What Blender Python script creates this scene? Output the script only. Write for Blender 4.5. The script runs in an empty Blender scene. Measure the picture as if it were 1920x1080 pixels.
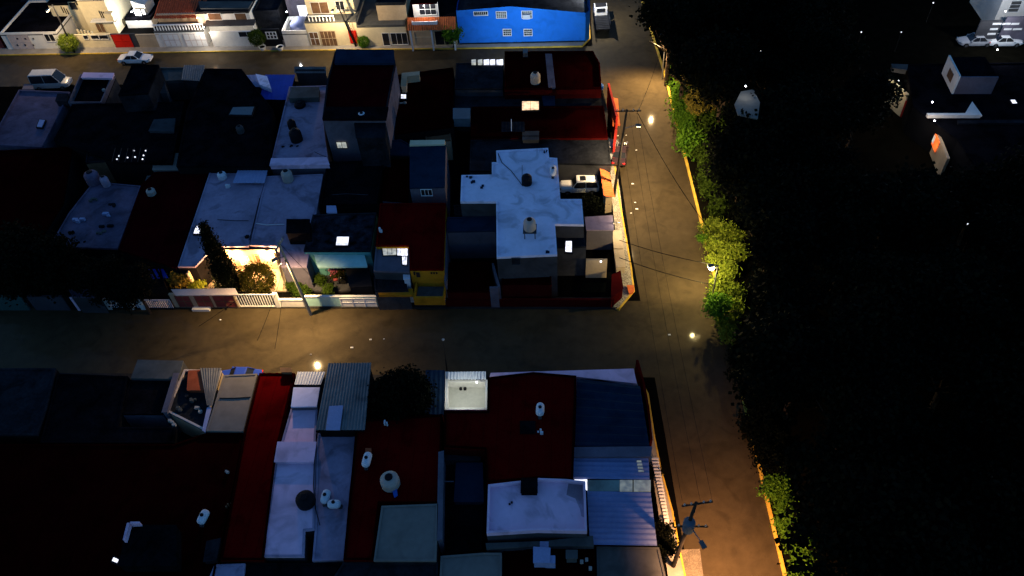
import bpy, math, random
from mathutils import Vector, Matrix
R_ = math.radians
random.seed(7)
S = bpy.context.scene
C = S.collection
# ------------------------------------------------------------ camera, world, exposure
HC, FP = 60.0, 1500.0
def _n(v):
    l = math.sqrt(sum(a*a for a in v)); return tuple(a/l for a in v)
_d = _n((100, 1360, 1500)); _X = _n((1, 0, -100/1500)); _Z = tuple(-a for a in _d)
_Y = (_Z[1]*_X[2]-_Z[2]*_X[1], _Z[2]*_X[0]-_Z[0]*_X[2], _Z[0]*_X[1]-_Z[1]*_X[0])
cam_d = bpy.data.cameras.new('camera'); cam = bpy.data.objects.new('camera', cam_d); C.objects.link(cam)
cam_d.sensor_width = 36; cam_d.lens = 36*FP/1920; cam_d.clip_end = 800
rows = [(r[0], -r[1], -r[2]) for r in (_X, _Y, _Z)]
cam.matrix_world = Matrix.Translation((0, 0, HC)) @ Matrix(rows).to_4x4()
S.camera = cam
W = bpy.data.worlds.new('World'); S.world = W; W.use_nodes = True
nt = W.node_tree; bg = nt.nodes['Background']
sky = nt.nodes.new('ShaderNodeTexSky'); sky.sky_type = 'NISHITA'; sky.sun_disc = False
sky.sun_elevation = R_(2.5); sky.sun_rotation = R_(-70); sky.altitude = 2200; sky.ozone_density = 3.3
nt.links.new(sky.outputs[0], bg.inputs[0]); bg.inputs[1].default_value = 0.15
sun_d = bpy.data.lights.new('dusk_glow', 'SUN'); sun_d.energy = 0.012; sun_d.angle = R_(60); sun_d.color = (.35, .5, 1)
sun = bpy.data.objects.new('dusk_glow', sun_d); C.objects.link(sun); sun.rotation_euler = (R_(25), R_(-25), 0)
S.view_settings.view_transform = 'Standard'; S.view_settings.look = 'None'; S.view_settings.exposure = 1.2
try:
    S.cycles.use_light_tree = True; S.cycles.sample_clamp_indirect = 3; S.cycles.max_bounces = 5
    S.cycles.diffuse_bounces = 3
except Exception: pass

# ------------------------------------------------------------ surveying helpers (photo reading -> metres on a level / facade plane)
def _ray(px, py):
    c = (px-960, py-540, FP); return [sum(r[i]*c[i] for i in range(3)) for r in (_X, _Y, _Z)]
def P(px, py, z=0.0):
    r = _ray(px, py); t = (z-HC)/r[2]; return (r[0]*t, r[1]*t)
def V(px, py, Y):
    r = _ray(px, py); t = Y/r[1]; return (r[0]*t, r[2]*t+HC)
def VX(px, py, X):
    r = _ray(px, py); t = X/r[0]; return (r[1]*t, r[2]*t+HC)

# ------------------------------------------------------------ materials
M = {}
def mat(name, col, rough=.8, var=.18, scale=.6, bump=0.0, bscale=6., metal=0, coat=0, coatr=.1, fine=.08, emit=None, estr=0, spec=.05, trans=0, stain=0, seam=0):
    m = bpy.data.materials.new(name); m.use_nodes = True; n = m.node_tree; b = n.nodes['Principled BSDF']
    b.inputs['Roughness'].default_value = rough; b.inputs['Metallic'].default_value = metal
    b.inputs['Specular IOR Level'].default_value = spec
    b.inputs['Coat Weight'].default_value = coat; b.inputs['Coat Roughness'].default_value = coatr
    g = n.nodes.new('ShaderNodeNewGeometry')
    n1 = n.nodes.new('ShaderNodeTexNoise'); n1.inputs['Scale'].default_value = scale; n1.inputs['Detail'].default_value = 6
    n2 = n.nodes.new('ShaderNodeTexNoise'); n2.inputs['Scale'].default_value = scale*7; n2.inputs['Detail'].default_value = 4
    n.links.new(g.outputs['Position'], n1.inputs['Vector']); n.links.new(g.outputs['Position'], n2.inputs['Vector'])
    def rmp(src, amt):
        r = n.nodes.new('ShaderNodeMapRange'); r.inputs[1].default_value = .3; r.inputs[2].default_value = .7
        r.inputs[3].default_value = 1-amt; r.inputs[4].default_value = 1+amt*.6; n.links.new(src, r.inputs[0]); return r.outputs[0]
    mu = n.nodes.new('ShaderNodeMath'); mu.operation = 'MULTIPLY'
    n.links.new(rmp(n1.outputs[0], var), mu.inputs[0]); n.links.new(rmp(n2.outputs[0], fine), mu.inputs[1])
    def mulby(a, bsock):
        q = n.nodes.new('ShaderNodeMath'); q.operation = 'MULTIPLY'; n.links.new(a, q.inputs[0]); n.links.new(bsock, q.inputs[1]); return q
    if stain:
        n4 = n.nodes.new('ShaderNodeTexNoise'); n4.inputs['Scale'].default_value = .42; n4.inputs['Detail'].default_value = 7; n4.inputs['Distortion'].default_value = 1.2
        n.links.new(g.outputs['Position'], n4.inputs['Vector']); r4 = n.nodes.new('ShaderNodeMapRange'); r4.inputs[1].default_value = .52; r4.inputs[2].default_value = .66
        r4.inputs[3].default_value = 1; r4.inputs[4].default_value = 1-stain; n.links.new(n4.outputs[0], r4.inputs[0]); mu = mulby(mu.outputs[0], r4.outputs[0])
    if seam:
        sx = n.nodes.new('ShaderNodeSeparateXYZ'); n.links.new(g.outputs['Position'], sx.inputs[0])
        fr = n.nodes.new('ShaderNodeMath'); fr.operation = 'PINGPONG'; fr.inputs[1].default_value = .55; n.links.new(sx.outputs[0], fr.inputs[0])
        r5 = n.nodes.new('ShaderNodeMapRange'); r5.inputs[1].default_value = .0; r5.inputs[2].default_value = .07; r5.inputs[3].default_value = 1-seam; r5.inputs[4].default_value = 1
        n.links.new(fr.outputs[0], r5.inputs[0]); mu = mulby(mu.outputs[0], r5.outputs[0])
    vm = n.nodes.new('ShaderNodeVectorMath'); vm.operation = 'SCALE'; vm.inputs[0].default_value = col[:3]
    n.links.new(mu.outputs[0], vm.inputs['Scale']); n.links.new(vm.outputs[0], b.inputs['Base Color'])
    if bump:
        n3 = n.nodes.new('ShaderNodeTexNoise'); n3.inputs['Scale'].default_value = bscale; n3.inputs['Detail'].default_value = 5
        n.links.new(g.outputs['Position'], n3.inputs['Vector'])
        bp = n.nodes.new('ShaderNodeBump'); bp.inputs['Strength'].default_value = bump; bp.inputs['Distance'].default_value = .05
        n.links.new(n3.outputs[0], bp.inputs['Height']); n.links.new(bp.outputs[0], b.inputs['Normal'])
    if emit:
        b.inputs['Emission Color'].default_value = (*emit, 1); b.inputs['Emission Strength'].default_value = estr
        if estr < 5:
            ne = n.nodes.new('ShaderNodeTexNoise'); ne.inputs['Scale'].default_value = 2.2; ne.inputs['Detail'].default_value = 3; n.links.new(g.outputs['Position'], ne.inputs['Vector'])
            re = n.nodes.new('ShaderNodeMapRange'); re.inputs[1].default_value = .35; re.inputs[2].default_value = .65; re.inputs[3].default_value = estr*.45; re.inputs[4].default_value = estr*1.1
            n.links.new(ne.outputs[0], re.inputs[0]); n.links.new(re.outputs[0], b.inputs['Emission Strength'])
    if trans: b.inputs['Transmission Weight'].default_value = trans
    M[name] = m; return m
mat('asphalt', (.054, .040, .0205), .7, .22, .18, .22, 9, coat=.11, coatr=.09, fine=.16, spec=.06, stain=.22)
mat('pavement', (.30, .28, .25), .8, .25, .5, .3, 8)
mat('pavement_unlit', (.035, .033, .032), .9, .3, .5, spec=0)  # pavement darkened in colour where the lower street lies unlit
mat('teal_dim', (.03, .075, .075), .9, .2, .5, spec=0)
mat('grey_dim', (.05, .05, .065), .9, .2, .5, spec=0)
mat('mottled_roof', (.022, .024, .034), .9, .9, 1.1, .2, 3, fine=.5, stain=.6, spec=0)
mat('lilac_stain', (.42, .32, .40), .85, .2, .8, stain=.5)
mat('driveway', (.17, .145, .11), .85, .3, 1.5, .3, 6, fine=.4)
mat('van_paint_shaded', (.40, .40, .40), .4, .05, 1, coat=.4, coatr=.08)  # white van, its shaded side put into a greyer paint
mat('pebble', (.34, .31, .26), .8, .3, 1.2, .9, 5, fine=.75)
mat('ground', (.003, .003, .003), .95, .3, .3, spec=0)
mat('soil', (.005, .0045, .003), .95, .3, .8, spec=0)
mat('kerb_yellow', (.62, .40, .06), .7, .3, 1.0)
mat('kerb_grey', (.33, .31, .27), .8, .3, 1.0)
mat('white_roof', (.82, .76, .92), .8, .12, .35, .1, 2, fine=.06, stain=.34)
mat('white_roof_darkened', (.32, .26, .36), .85, .22, .45, .1, 2, fine=.10, stain=.42)  # white roof with the light falloff toward the left painted in
mat('white_roof_dim', (.11, .088, .14), .85, .35, .5, .1, 2, fine=.14, stain=.3)  # same white roof, darkened further for the dimmest edge
mat('lavender_roof', (.74, .52, .68), .85, .12, .3, .1, 2, fine=.05, stain=.28)
mat('grey_roof', (.085, .088, .085), .85, .25, .4, .1, 3, stain=.25)
mat('teal_roof', (.19, .17, .15), .85, .10, .3, .05, 3, stain=.12)
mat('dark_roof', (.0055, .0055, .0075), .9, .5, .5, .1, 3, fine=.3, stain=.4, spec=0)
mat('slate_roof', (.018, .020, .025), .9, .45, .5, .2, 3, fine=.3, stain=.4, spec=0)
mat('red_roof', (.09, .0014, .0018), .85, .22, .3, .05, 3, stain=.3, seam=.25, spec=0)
mat('dim_red_roof', (.032, .0009, .0022), .9, .3, .3, .05, 3, stain=.3, seam=.25, spec=0)  # red roof with weaker light painted into its colour
mat('dark_red_roof', (.017, .0008, .0009), .9, .3, .3, .05, 3, stain=.3, seam=.25, spec=0)  # red roof darkened in colour where lamplight should not reach
mat('navy_roof', (.012, .026, .050), .8, .2, .4, stain=.25, spec=0)
mat('blue_sheet', (.22, .265, .47), .6, .15, .5)
mat('lilac_strip', (.13, .12, .16), .7, .2, .8)
mat('clear_strip', (.24, .30, .26), .5, .35, 1.0)
mat('tarp_blue', (.008, .045, .36), .5, .2, .6)
mat('metal_sheet', (.17, .17, .17), .6, .25, .5, metal=.0, stain=.3)
mat('white_wall', (.74, .72, .66), .85, .12, .5, fine=.06)
mat('cream_wall', (.72, .62, .40), .85, .14, .5, fine=.06)
mat('beige_wall', (.50, .38, .24), .85, .15, .5)
mat('blue_wall', (.018, .19, .80), .85, .10, .25, fine=.06, stain=.14)
mat('lavender_wall', (.12, .11, .14), .9, .2, .5, stain=.25)
mat('grey_wall', (.055, .056, .062), .9, .3, .5, stain=.3, spec=0)
mat('dark_wall', (.009, .009, .010), .9, .3, .5, spec=0)
mat('turquoise_wall', (.13, .36, .34), .85, .12, .5, stain=.2)
mat('turquoise_fence', (.40, .66, .60), .8, .15, .5)
mat('yellow_wall', (.50, .20, .012), .85, .15, .5, stain=.25)
mat('red_wall', (.42, .028, .02), .7, .15, .5)
mat('dark_red_wall', (.05, .004, .004), .85, .2, .5, spec=0)
mat('orange_tile', (.55, .13, .04), .75, .2, 2.0)
mat('brick_tile', (.30, .07, .03), .75, .2, 2.0)
mat('red_paint', (.65, .02, .01), .5, .06, 1)
mat('maroon_paint', (.22, .045, .04), .5, .15, 1)
mat('brown_wood', (.16, .09, .05), .6, .25, 2)
mat('black_paint', (.012, .012, .014), .5, .1, 1)
mat('dark_glass', (.015, .017, .022), .12, .05, 1, spec=.5)
mat('pink_paint', (.55, .46, .42), .7, .1, 1)
mat('white_paint', (.80, .80, .78), .4, .06, 1)
mat('car_white', (.80, .80, .78), .3, .02, 1, coat=.6, coatr=.05)
mat('car_grey', (.35, .36, .38), .3, .02, 1, coat=.6, coatr=.05)
mat('car_dark', (.05, .03, .035), .3, .02, 1, coat=.6, coatr=.05)
mat('car_blue', (.02, .05, .35), .3, .02, 1, coat=.6, coatr=.05)
mat('tyre', (.012, .012, .012), .8)
mat('chrome', (.6, .6, .6), .25, .02, 1, metal=.9)
mat('tail_red', (.6, .01, .01), .3, emit=(1, .03, .02), estr=.8)
mat('lamp_glass', (.8, .8, .7), .3, emit=(1, .74, .30), estr=25)
mat('lamp_glass_white', (.8, .8, .8), .3, emit=(.95, .97, 1), estr=10)
mat('bulb_warm', (.8, .7, .6), .3, emit=(1, .55, .25), estr=14)
mat('lit_white', (.7, .7, .72), .5, .1, 1, emit=(.80, .80, .92), estr=.85)
mat('lit_warm', (.7, .55, .4), .5, .1, 1, emit=(1, .62, .33), estr=.7)
mat('lit_soft', (.5, .5, .48), .5, .1, 1, emit=(.75, .75, .62), estr=.28)
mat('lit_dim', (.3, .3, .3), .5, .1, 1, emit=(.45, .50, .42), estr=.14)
mat('skylight_pale', (.30, .33, .52), .5, .06, 1)
mat('skylight_dim', (.12, .15, .17), .4, .1, 1)
mat('plastic_white', (.60, .62, .68), .5, .05, 2)
mat('plastic_cream', (.36, .33, .30), .6, .08, 2)
mat('plastic_black', (.010, .010, .013), .6)
mat('plastic_blue', (.02, .10, .40), .4)
mat('concrete_pole', (.26, .25, .20), .85, .2, 2)
mat('dark_pole', (.035, .03, .025), .8, .2, 2)
mat('steel', (.14, .14, .15), .5, .1, 2, metal=.5)
mat('transformer', (.10, .12, .15), .6, .1, 2)
mat('bark', (.05, .035, .025), .9, .3, 3)
mat('cable', (.008, .008, .008), .8)
mat('flower', (.45, .10, .14), .7)
mat('sign_orange', (.75, .12, .02), .5, emit=(1, .16, .03), estr=.7)
mat('tan_floor', (.42, .34, .24), .85, .15, 1)
mat('cream_floor', (.50, .49, .42), .8, .08, .6)
def leafmat(name, col, col2, tr=.25):
    m = bpy.data.materials.new(name); m.use_nodes = True; n = m.node_tree; b = n.nodes['Principled BSDF']
    b.inputs['Roughness'].default_value = .8; b.inputs['Specular IOR Level'].default_value = .05
    g = n.nodes.new('ShaderNodeNewGeometry'); cr = n.nodes.new('ShaderNodeMix'); cr.data_type = 'RGBA'
    cr.inputs[6].default_value = (*col, 1); cr.inputs[7].default_value = (*col2, 1)
    n.links.new(g.outputs['Random Per Island'], cr.inputs[0]); n.links.new(cr.outputs[2], b.inputs['Base Color'])
    t = n.nodes.new('ShaderNodeBsdfTranslucent'); n.links.new(cr.outputs[2], t.inputs[0])
    ms = n.nodes.new('ShaderNodeMixShader'); ms.inputs[0].default_value = tr
    o = n.nodes['Material Output']; n.links.new(b.outputs[0], ms.inputs[1]); n.links.new(t.outputs[0], ms.inputs[2]); n.links.new(ms.outputs[0], o.inputs[0])
    M[name] = m
leafmat('leaf_dark', (.0016, .0022, .0012), (.005, .007, .003))  # leaf copies run from unlit to lit, light mixed into their colour
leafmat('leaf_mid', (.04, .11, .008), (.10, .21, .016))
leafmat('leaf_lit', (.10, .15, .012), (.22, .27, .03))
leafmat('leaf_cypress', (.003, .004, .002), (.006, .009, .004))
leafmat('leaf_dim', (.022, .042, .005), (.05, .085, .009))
leafmat('leaf_olive', (.022, .022, .003), (.05, .042, .005))
leafmat('leaf_ochre', (.13, .11, .02), (.22, .17, .03))

# ------------------------------------------------------------ mesh helpers
class MB:
    def __init__(s): s.v = []; s.f = []
    def add(s, vs, fs):
        k = len(s.v); s.v += [tuple(v) for v in vs]; s.f += [tuple(i+k for i in f) for f in fs]; return s
    def box(s, x0, x1, y0, y1, z0, z1):
        if x0 > x1: x0, x1 = x1, x0
        if y0 > y1: y0, y1 = y1, y0
        return s.add([(x0,y0,z0),(x1,y0,z0),(x1,y1,z0),(x0,y1,z0),(x0,y0,z1),(x1,y0,z1),(x1,y1,z1),(x0,y1,z1)],
                     [(0,3,2,1),(4,5,6,7),(0,1,5,4),(1,2,6,5),(2,3,7,6),(3,0,4,7)])
    def prism(s, poly, z0, z1, top=True, bottom=True):
        poly = ccw(poly); n = len(poly)
        zt = z1 if isinstance(z1, (list, tuple)) else [z1]*n
        vs = [(p[0], p[1], z0) for p in poly]+[(p[0], p[1], zt[i]) for i, p in enumerate(poly)]
        fs = [(i, (i+1) % n, (i+1) % n+n, i+n) for i in range(n)]
        if top: fs.append(tuple(range(n, 2*n)))
        if bottom: fs.append(tuple(range(n-1, -1, -1)))
        return s.add(vs, fs)
    def bar(s, a, b, r, r2=None, n=6):
        a = Vector(a); b = Vector(b); r2 = r if r2 is None else r2; d = (b-a).normalized()
        u = d.orthogonal().normalized(); w = d.cross(u); vs = []
        for p, q in ((a, r), (b, r2)):
            for i in range(n):
                t = 2*math.pi*i/n; vs.append(p+(u*math.cos(t)+w*math.sin(t))*q)
        return s.add(vs, [(i, (i+1) % n, (i+1) % n+n, i+n) for i in range(n)]+[tuple(range(n-1, -1, -1)), tuple(range(n, 2*n))])
    def path(s, pts, r, n=5):
        for a, b in zip(pts, pts[1:]): s.bar(a, b, r, r, n)
        return s
    def lathe(s, c, prof, n=16, ax='z'):
        vs = []
        for r, h in prof:
            for i in range(n):
                t = 2*math.pi*i/n; x, y = r*math.cos(t), r*math.sin(t)
                vs.append((c[0]+x, c[1]+y, c[2]+h) if ax == 'z' else ((c[0]+h, c[1]+x, c[2]+y) if ax == 'x' else (c[0]+x, c[1]+h, c[2]+y)))
        k = len(prof); fs = [(j*n+i, j*n+(i+1) % n, (j+1)*n+(i+1) % n, (j+1)*n+i) for j in range(k-1) for i in range(n)]
        fs += [tuple(range(n-1, -1, -1)), tuple(range((k-1)*n, k*n))]
        return s.add(vs, fs)
def ccw(poly):
    a = sum(poly[i][0]*poly[(i+1) % len(poly)][1]-poly[(i+1) % len(poly)][0]*poly[i][1] for i in range(len(poly)))
    return list(poly) if a > 0 else list(poly)[::-1]
def inset(poly, t):
    poly = ccw(poly); n = len(poly); out = []
    for i in range(n):
        p0, p, p1 = Vector(poly[i-1][:2]), Vector(poly[i][:2]), Vector(poly[(i+1) % n][:2])
        d0 = (p-p0).normalized(); d1 = (p1-p).normalized(); n0 = Vector((-d0.y, d0.x)); n1 = Vector((-d1.y, d1.x))
        m = (n0+n1); k = t/max(.35, (1+n0.dot(n1))) ; out.append(tuple(p+m*k))
    return out
LOC = {}
def tag(o, label=None, cat=None, group=None, kind=None):
    if label: o['label'] = label
    if cat: o['category'] = cat
    if group: o['group'] = group
    if kind: o['kind'] = kind
    return o
def T(name, label, cat, loc, group=None, rz=0):
    o = bpy.data.objects.new(name, None); C.objects.link(o); o.location = loc; o.empty_display_size = .3
    LOC[o.name] = Vector(loc); return tag(o, label, cat, group)
def part(name, mb, m, parent, smooth=False, label=None, local=False):
    me = bpy.data.meshes.new(name); L = LOC[parent.name]
    if local: me.from_pydata(mb.v, [], mb.f)
    else: me.from_pydata([(v[0]-L.x, v[1]-L.y, v[2]-L.z) for v in mb.v], [], mb.f)
    me.materials.append(M[m] if isinstance(m, str) else m); me.update()
    if smooth:
        for p in me.polygons: p.use_smooth = True
    o = bpy.data.objects.new(name, me); C.objects.link(o); o.parent = parent; LOC[o.name] = Vector((0,0,0)) if local else L
    if label: o['label'] = label
    return o
def solo(name, mb, m, label, cat, loc, group=None, smooth=False, kind=None, local=False):
    me = bpy.data.meshes.new(name)
    if local: me.from_pydata(mb.v, [], mb.f)
    else: me.from_pydata([(v[0]-loc[0], v[1]-loc[1], v[2]-loc[2]) for v in mb.v], [], mb.f)
    me.materials.append(M[m]); me.update()
    if smooth:
        for p in me.polygons: p.use_smooth = True
    o = bpy.data.objects.new(name, me); C.objects.link(o); o.location = loc; LOC[o.name] = Vector(loc)
    return tag(o, label, cat, group, kind)
def struct(name, mb, m): return solo(name, mb, m, None, None, (0, 0, 0), kind='structure')
def copy_tree(o, parent=None):
    c = o.copy(); C.objects.link(c); c.parent = parent
    for ch in KIDS.get(o.name, []) or [x for x in list(o.children)]: copy_tree(ch, c)
    return c
KIDS = {}
def corr(poly, z, amp, period, axis, thick=.03, zf=None):
    """corrugated sheet clipped to a convex 4-gon (a,b,c,d); ribs run along a->d, waves go a->b"""
    a, b, c, d = [Vector((p[0], p[1], z if zf is None else zf[i])) for i, p in enumerate(poly)]
    n = max(6, int((b-a).length/period*4)); mb = MB(); vs = []
    for i in range(n+1):
        t = i/n; h = amp*math.sin(i*math.pi/2+.4)
        for q in (a.lerp(b, t), d.lerp(c, t)): vs.append((q.x, q.y, q.z+h))
    m = len(vs); vs += [(v[0], v[1], v[2]-thick) for v in vs]
    fs = []
    for i in range(n):
        k = 2*i; fs.append((k, k+2, k+3, k+1)); fs.append((k+m, k+1+m, k+3+m, k+2+m)); fs.append((k, k+m, k+2+m, k+2)); fs.append((k+1, k+3, k+3+m, k+1+m))
    fs += [(0, 1, 1+m, m), (m-2, m-2+m, m-1+m, m-1)]
    return mb.add(vs, fs)

# ------------------------------------------------------------ setting
struct('ground', MB().add([(-260, -60, 0), (260, -60, 0), (260, 330, 0), (-260, 330, 0)], [(0, 1, 2, 3)]), 'ground')
SL = [(3.6, 130), (3.75, 98.3), (6.2, 74.5), (6.95, 58.8), (8.5, 38.1), (9.3, 24.9), (10.6, 0)]     # left kerb of the side street
SR = [(11.0, 130), (11.2, 111), (12.9, 92.1), (14.6, 61.1), (15.7, 38.2), (16.3, 25.1), (17.4, 0)]   # right kerb
struct('side_street', MB().add([(x, y, .012) for x, y in SL+SR[::-1]], [tuple(range(14))]), 'asphalt')
struct('upper_street', MB().add([(-200, 92.0, .008), (12.4, 92.0, .008), (12, 99.3, .008), (-200, 101, .008)], [(0, 1, 2, 3)]), 'asphalt')
struct('lower_street', MB().add([(-200, 43.0, .004), (15, 43.3, .004), (14.6, 52.6, .004), (-200, 51.4, .004)], [(0, 1, 2, 3)]), 'asphalt')
def pave(poly, h=.13, m='pavement', name='pavement'): struct(name, MB().prism(poly, 0, h), m)
def kerb(pts, w=.18, h=.15, m='kerb_grey'):
    mb = MB()
    for (x0, y0), (x1, y1) in zip(pts, pts[1:]):
        d = Vector((x1-x0, y1-y0)).normalized(); nn = Vector((-d.y, d.x))*w
        mb.prism([(x0, y0), (x1, y1), (x1+nn.x, y1+nn.y), (x0+nn.x, y0+nn.y)], 0, h)
    struct('kerb', mb, m)
# north pavement of the upper street
pave([(-200, 101.0), (-44.8, 99.9), (-17, 99.5), (2.2, 99.4), (3.2, 101), (3.4, 130), (-5, 130), (-5, 102.3), (-200, 103.4)])
kerb([(-200, 100.82), (-44.8, 99.7), (-17, 99.3), (2.4, 99.2), (3.5, 101.2), (3.45, 130)], m='kerb_yellow')
# central block pavements
pave([(-200, 51.6), (5.0, 51.8), (5.0, 52.9), (-200, 52.5)], m='pavement_unlit')
kerb([(5.1, 51.45), (-20, 51.5), (-200, 51.4)], w=-.18, m='pavement_unlit')
CB = [P(1160, 583), P(1190, 547), P(1184, 500), P(1168, 372), P(1160, 320)]
pave([P(1160,581), P(1189,546), P(1182,500), P(1170,430), P(1164,372), P(1155,310), P(1137,310), P(1147,372), P(1153,430), P(1166,510), P(1148,560), P(1120,575)], .14, 'pebble')
kerb([(5.0, 51.4)]+[P(1160, 583), P(1190, 547), P(1184, 500), P(1171, 425), P(1162, 372), P(1153, 305), P(1147, 250)], w=.16, h=.17, m='kerb_yellow')
# lower block pavement and kerb beside the side street
LB = [P(1196, 700), P(1216, 740), P(1228, 820), P(1240, 880), P(1262, 960), P(1275, 1030), P(1290, 1100)]
pave([P(1196, 700), P(1216, 740), P(1228, 820), P(1240, 880), P(1262, 960), P(1275, 1030), P(1290, 1100), P(1255, 1100), P(1225, 900), P(1190, 700)], .13)
kerb(LB, w=-.14, h=.16, m='kerb_yellow')
pave([(-200, 43.0), (6.4, 43.3), (6.4, 42.6), (-200, 42.2)], m='pavement_unlit')
mb = MB().prism([P(1266, 1032), P(1312, 1030), P(1322, 1110), P(1280, 1110)], 0, .10); struct('driveway', mb, 'driveway')
# planted verge on the right: kerb, soil
kerb([(x, y) for x, y in SR[1:]], w=.26, h=.20, m='kerb_yellow')
pave([(11.4, 130), (13.2, 92), (15.0, 61), (16.1, 38), (16.7, 25), (17.8, 0), (120, 0), (120, 130)], .12, 'soil', 'park_ground')

# ------------------------------------------------------------ buildings
def house(label, px, h, roofm, wallm, rim=.25, rimm=None, world=False, cat='house', name='flat_roof_house', thick=.14, base=0.0, ribs=None):
    poly = ccw([tuple(p) for p in px] if world else [P(a, b, h) for a, b in px]); poly = inset(poly, .012)
    cx = sum(p[0] for p in poly)/len(poly); cy = sum(p[1] for p in poly)/len(poly)
    t = T(name, label, cat, (cx, cy, base)); t['_h'] = h
    part('wall', MB().prism(poly, base, h-rim-thick if rim else h-thick, top=False), wallm, t)
    zr = h-rim
    part('roof', MB().prism(poly, zr-thick, zr), roofm, t)
    if rim:
        inn = inset(poly, .16); n = len(poly); mb = MB()
        for i in range(n):
            a, b, c, d = poly[i], poly[(i+1) % n], inn[(i+1) % n], inn[i]
            mb.add([(a[0],a[1],zr),(b[0],b[1],zr),(c[0],c[1],zr),(d[0],d[1],zr),(a[0],a[1],h),(b[0],b[1],h),(c[0],c[1],h),(d[0],d[1],h)],
                   [(0,1,5,4),(2,3,7,6),(4,5,6,7)])
        part('parapet', mb, rimm or roofm, t)
    t['_poly'] = poly
    return t
def onroof(t, mname, polypx, z, th=.1, nm='slab', sub=None):
    """an extra slab / upstand standing on a roof, read at its top level z"""
    return part(nm, MB().prism([P(a, b, z) for a, b in polypx], z-th, z), mname, sub or t)
def window(t, Y, r, pane='dark_glass', frame='white_paint', grid=(2, 1), nm='window', fr=.05, out=.0, gm=None):
    (x0, _), (x1, _) = V(r[0], (r[1]+r[3])/2, Y), V(r[2], (r[1]+r[3])/2, Y)
    z1 = V(r[0], r[1], Y)[1]; z0 = max(.1, V(r[0], r[3], Y)[1])
    return window_w(t, Y, x0, x1, z0, z1, pane, frame, grid, nm, fr, out)
def window_w(t, Y, x0, x1, z0, z1, pane='dark_glass', frame='white_paint', grid=(2, 1), nm='window', fr=.05, out=0.):
    y = Y-out
    w = part(nm, MB().box(x0, x1, y-.03, y+.04, z0, z1), pane, t)
    if frame:
        mb = MB(); f = fr
        mb.box(x0-f, x1+f, y-.09, y-.031, z1, z1+f); mb.box(x0-f, x1+f, y-.12, y-.031, z0-f, z0)
        mb.box(x0-f, x0, y-.088, y-.031, z0, z1); mb.box(x1, x1+f, y-.088, y-.031, z0, z1)
        nx, nz = grid
        for i in range(1, nx):
            x = x0+(x1-x0)*i/nx; mb.box(x-.022, x+.022, y-.075, y-.031, z0, z1)
        for i in range(1, nz):
            z = z0+(z1-z0)*i/nz; mb.box(x0, x1, y-.068, y-.031, z-.022, z+.022)
        part(nm+'_frame', mb, frame, w)
    return w
def bbox_y(t): return min(p[1] for p in t['_poly'])
# facade-built houses of the row north of the upper street
def fac(label, xa, xb, yb, yt, depth, roofm, wallm, rim=.3, rimm=None, Y=None, name='terraced_house', rise=0, cat='house'):
    Y = Y if Y is not None else P((xa+xb)/2, yb)[1]
    x0, x1 = V(xa, yb, Y)[0], V(xb, yb, Y)[0]; h = V(xa, yt, Y)[1]
    t = house(label, [(x0, Y), (x1, Y), (x1, Y+depth), (x0, Y+depth)], h, roofm, wallm, rim, rimm, world=True, name=name, cat=cat)
    t['_Y'] = Y; t['_hh'] = h
    return t
def lowall(label, xa, xb, yb, yt, m, th=.18, name='front_wall', cat='wall', Y=None, cap=None):
    Y = Y if Y is not None else P((xa+xb)/2, yb)[1]
    x0, x1 = V(xa, yb, Y)[0], V(xb, yb, Y)[0]; h = V(xa, yt, Y)[1]
    t = T(name, label, cat, ((x0+x1)/2, Y, 0)); t['_Y'] = Y; t['_hh'] = h
    part('wall_face', MB().box(x0, x1, Y, Y+th, 0, h-.08), m, t)
    part('coping', MB().box(x0-.02, x1+.02, Y-.04, Y+th+.04, h-.08, h), cap or m, t)
    return t
def balustrade(t, Y, xa, xb, y0, y1, m, sp=.28, r=.07, z=None):
    x0, x1 = V(xa, y1, Y)[0], V(xb, y1, Y)[0]; za, zb = V(xa, y1, Y)[1], V(xa, y0, Y)[1]
    if z: za, zb = z
    mb = MB(); n = int((x1-x0)/sp)
    for i in range(n+1):
        x = x0+(x1-x0)*i/n; mb.lathe((x, Y, za), [(r*.7, 0), (r, (zb-za)*.35), (r*.5, (zb-za)*.7), (r*.8, zb-za-.06)], 6)
    mb.box(x0-.1, x1+.1, Y-.1, Y+.1, zb-.06, zb+.06)
    return part('balustrade', mb, m, t)
def fence(label, xa, xb, yb, yt, m, sp=.16, name='bar_fence', posts=(), pm='white_wall', kick=.35, km=None):
    Y = P((xa+xb)/2, yb)[1]; x0, x1 = V(xa, yb, Y)[0], V(xb, yb, Y)[0]; h = V(xa, yt, Y)[1]
    t = T(name, label, 'fence', ((x0+x1)/2, Y, 0)); mb = MB(); n = int((x1-x0)/sp)
    for i in range(n+1):
        x = x0+(x1-x0)*i/n; mb.box(x-.035, x+.035, Y+.02, Y+.09, kick, h-.04)
    mb.box(x0, x1, Y, Y+.11, h-.04, h+.03)
    part('bars', mb, m, t)
    part('plinth', MB().box(x0, x1, Y-.02, Y+.16, 0, kick), km or pm, t)
    for p in posts:
        x = V(p, yb, Y)[0]; part('pillar', MB().box(x-.22, x+.22, Y-.08, Y+.26, 0, h+.15), pm, t)
    return t
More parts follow.
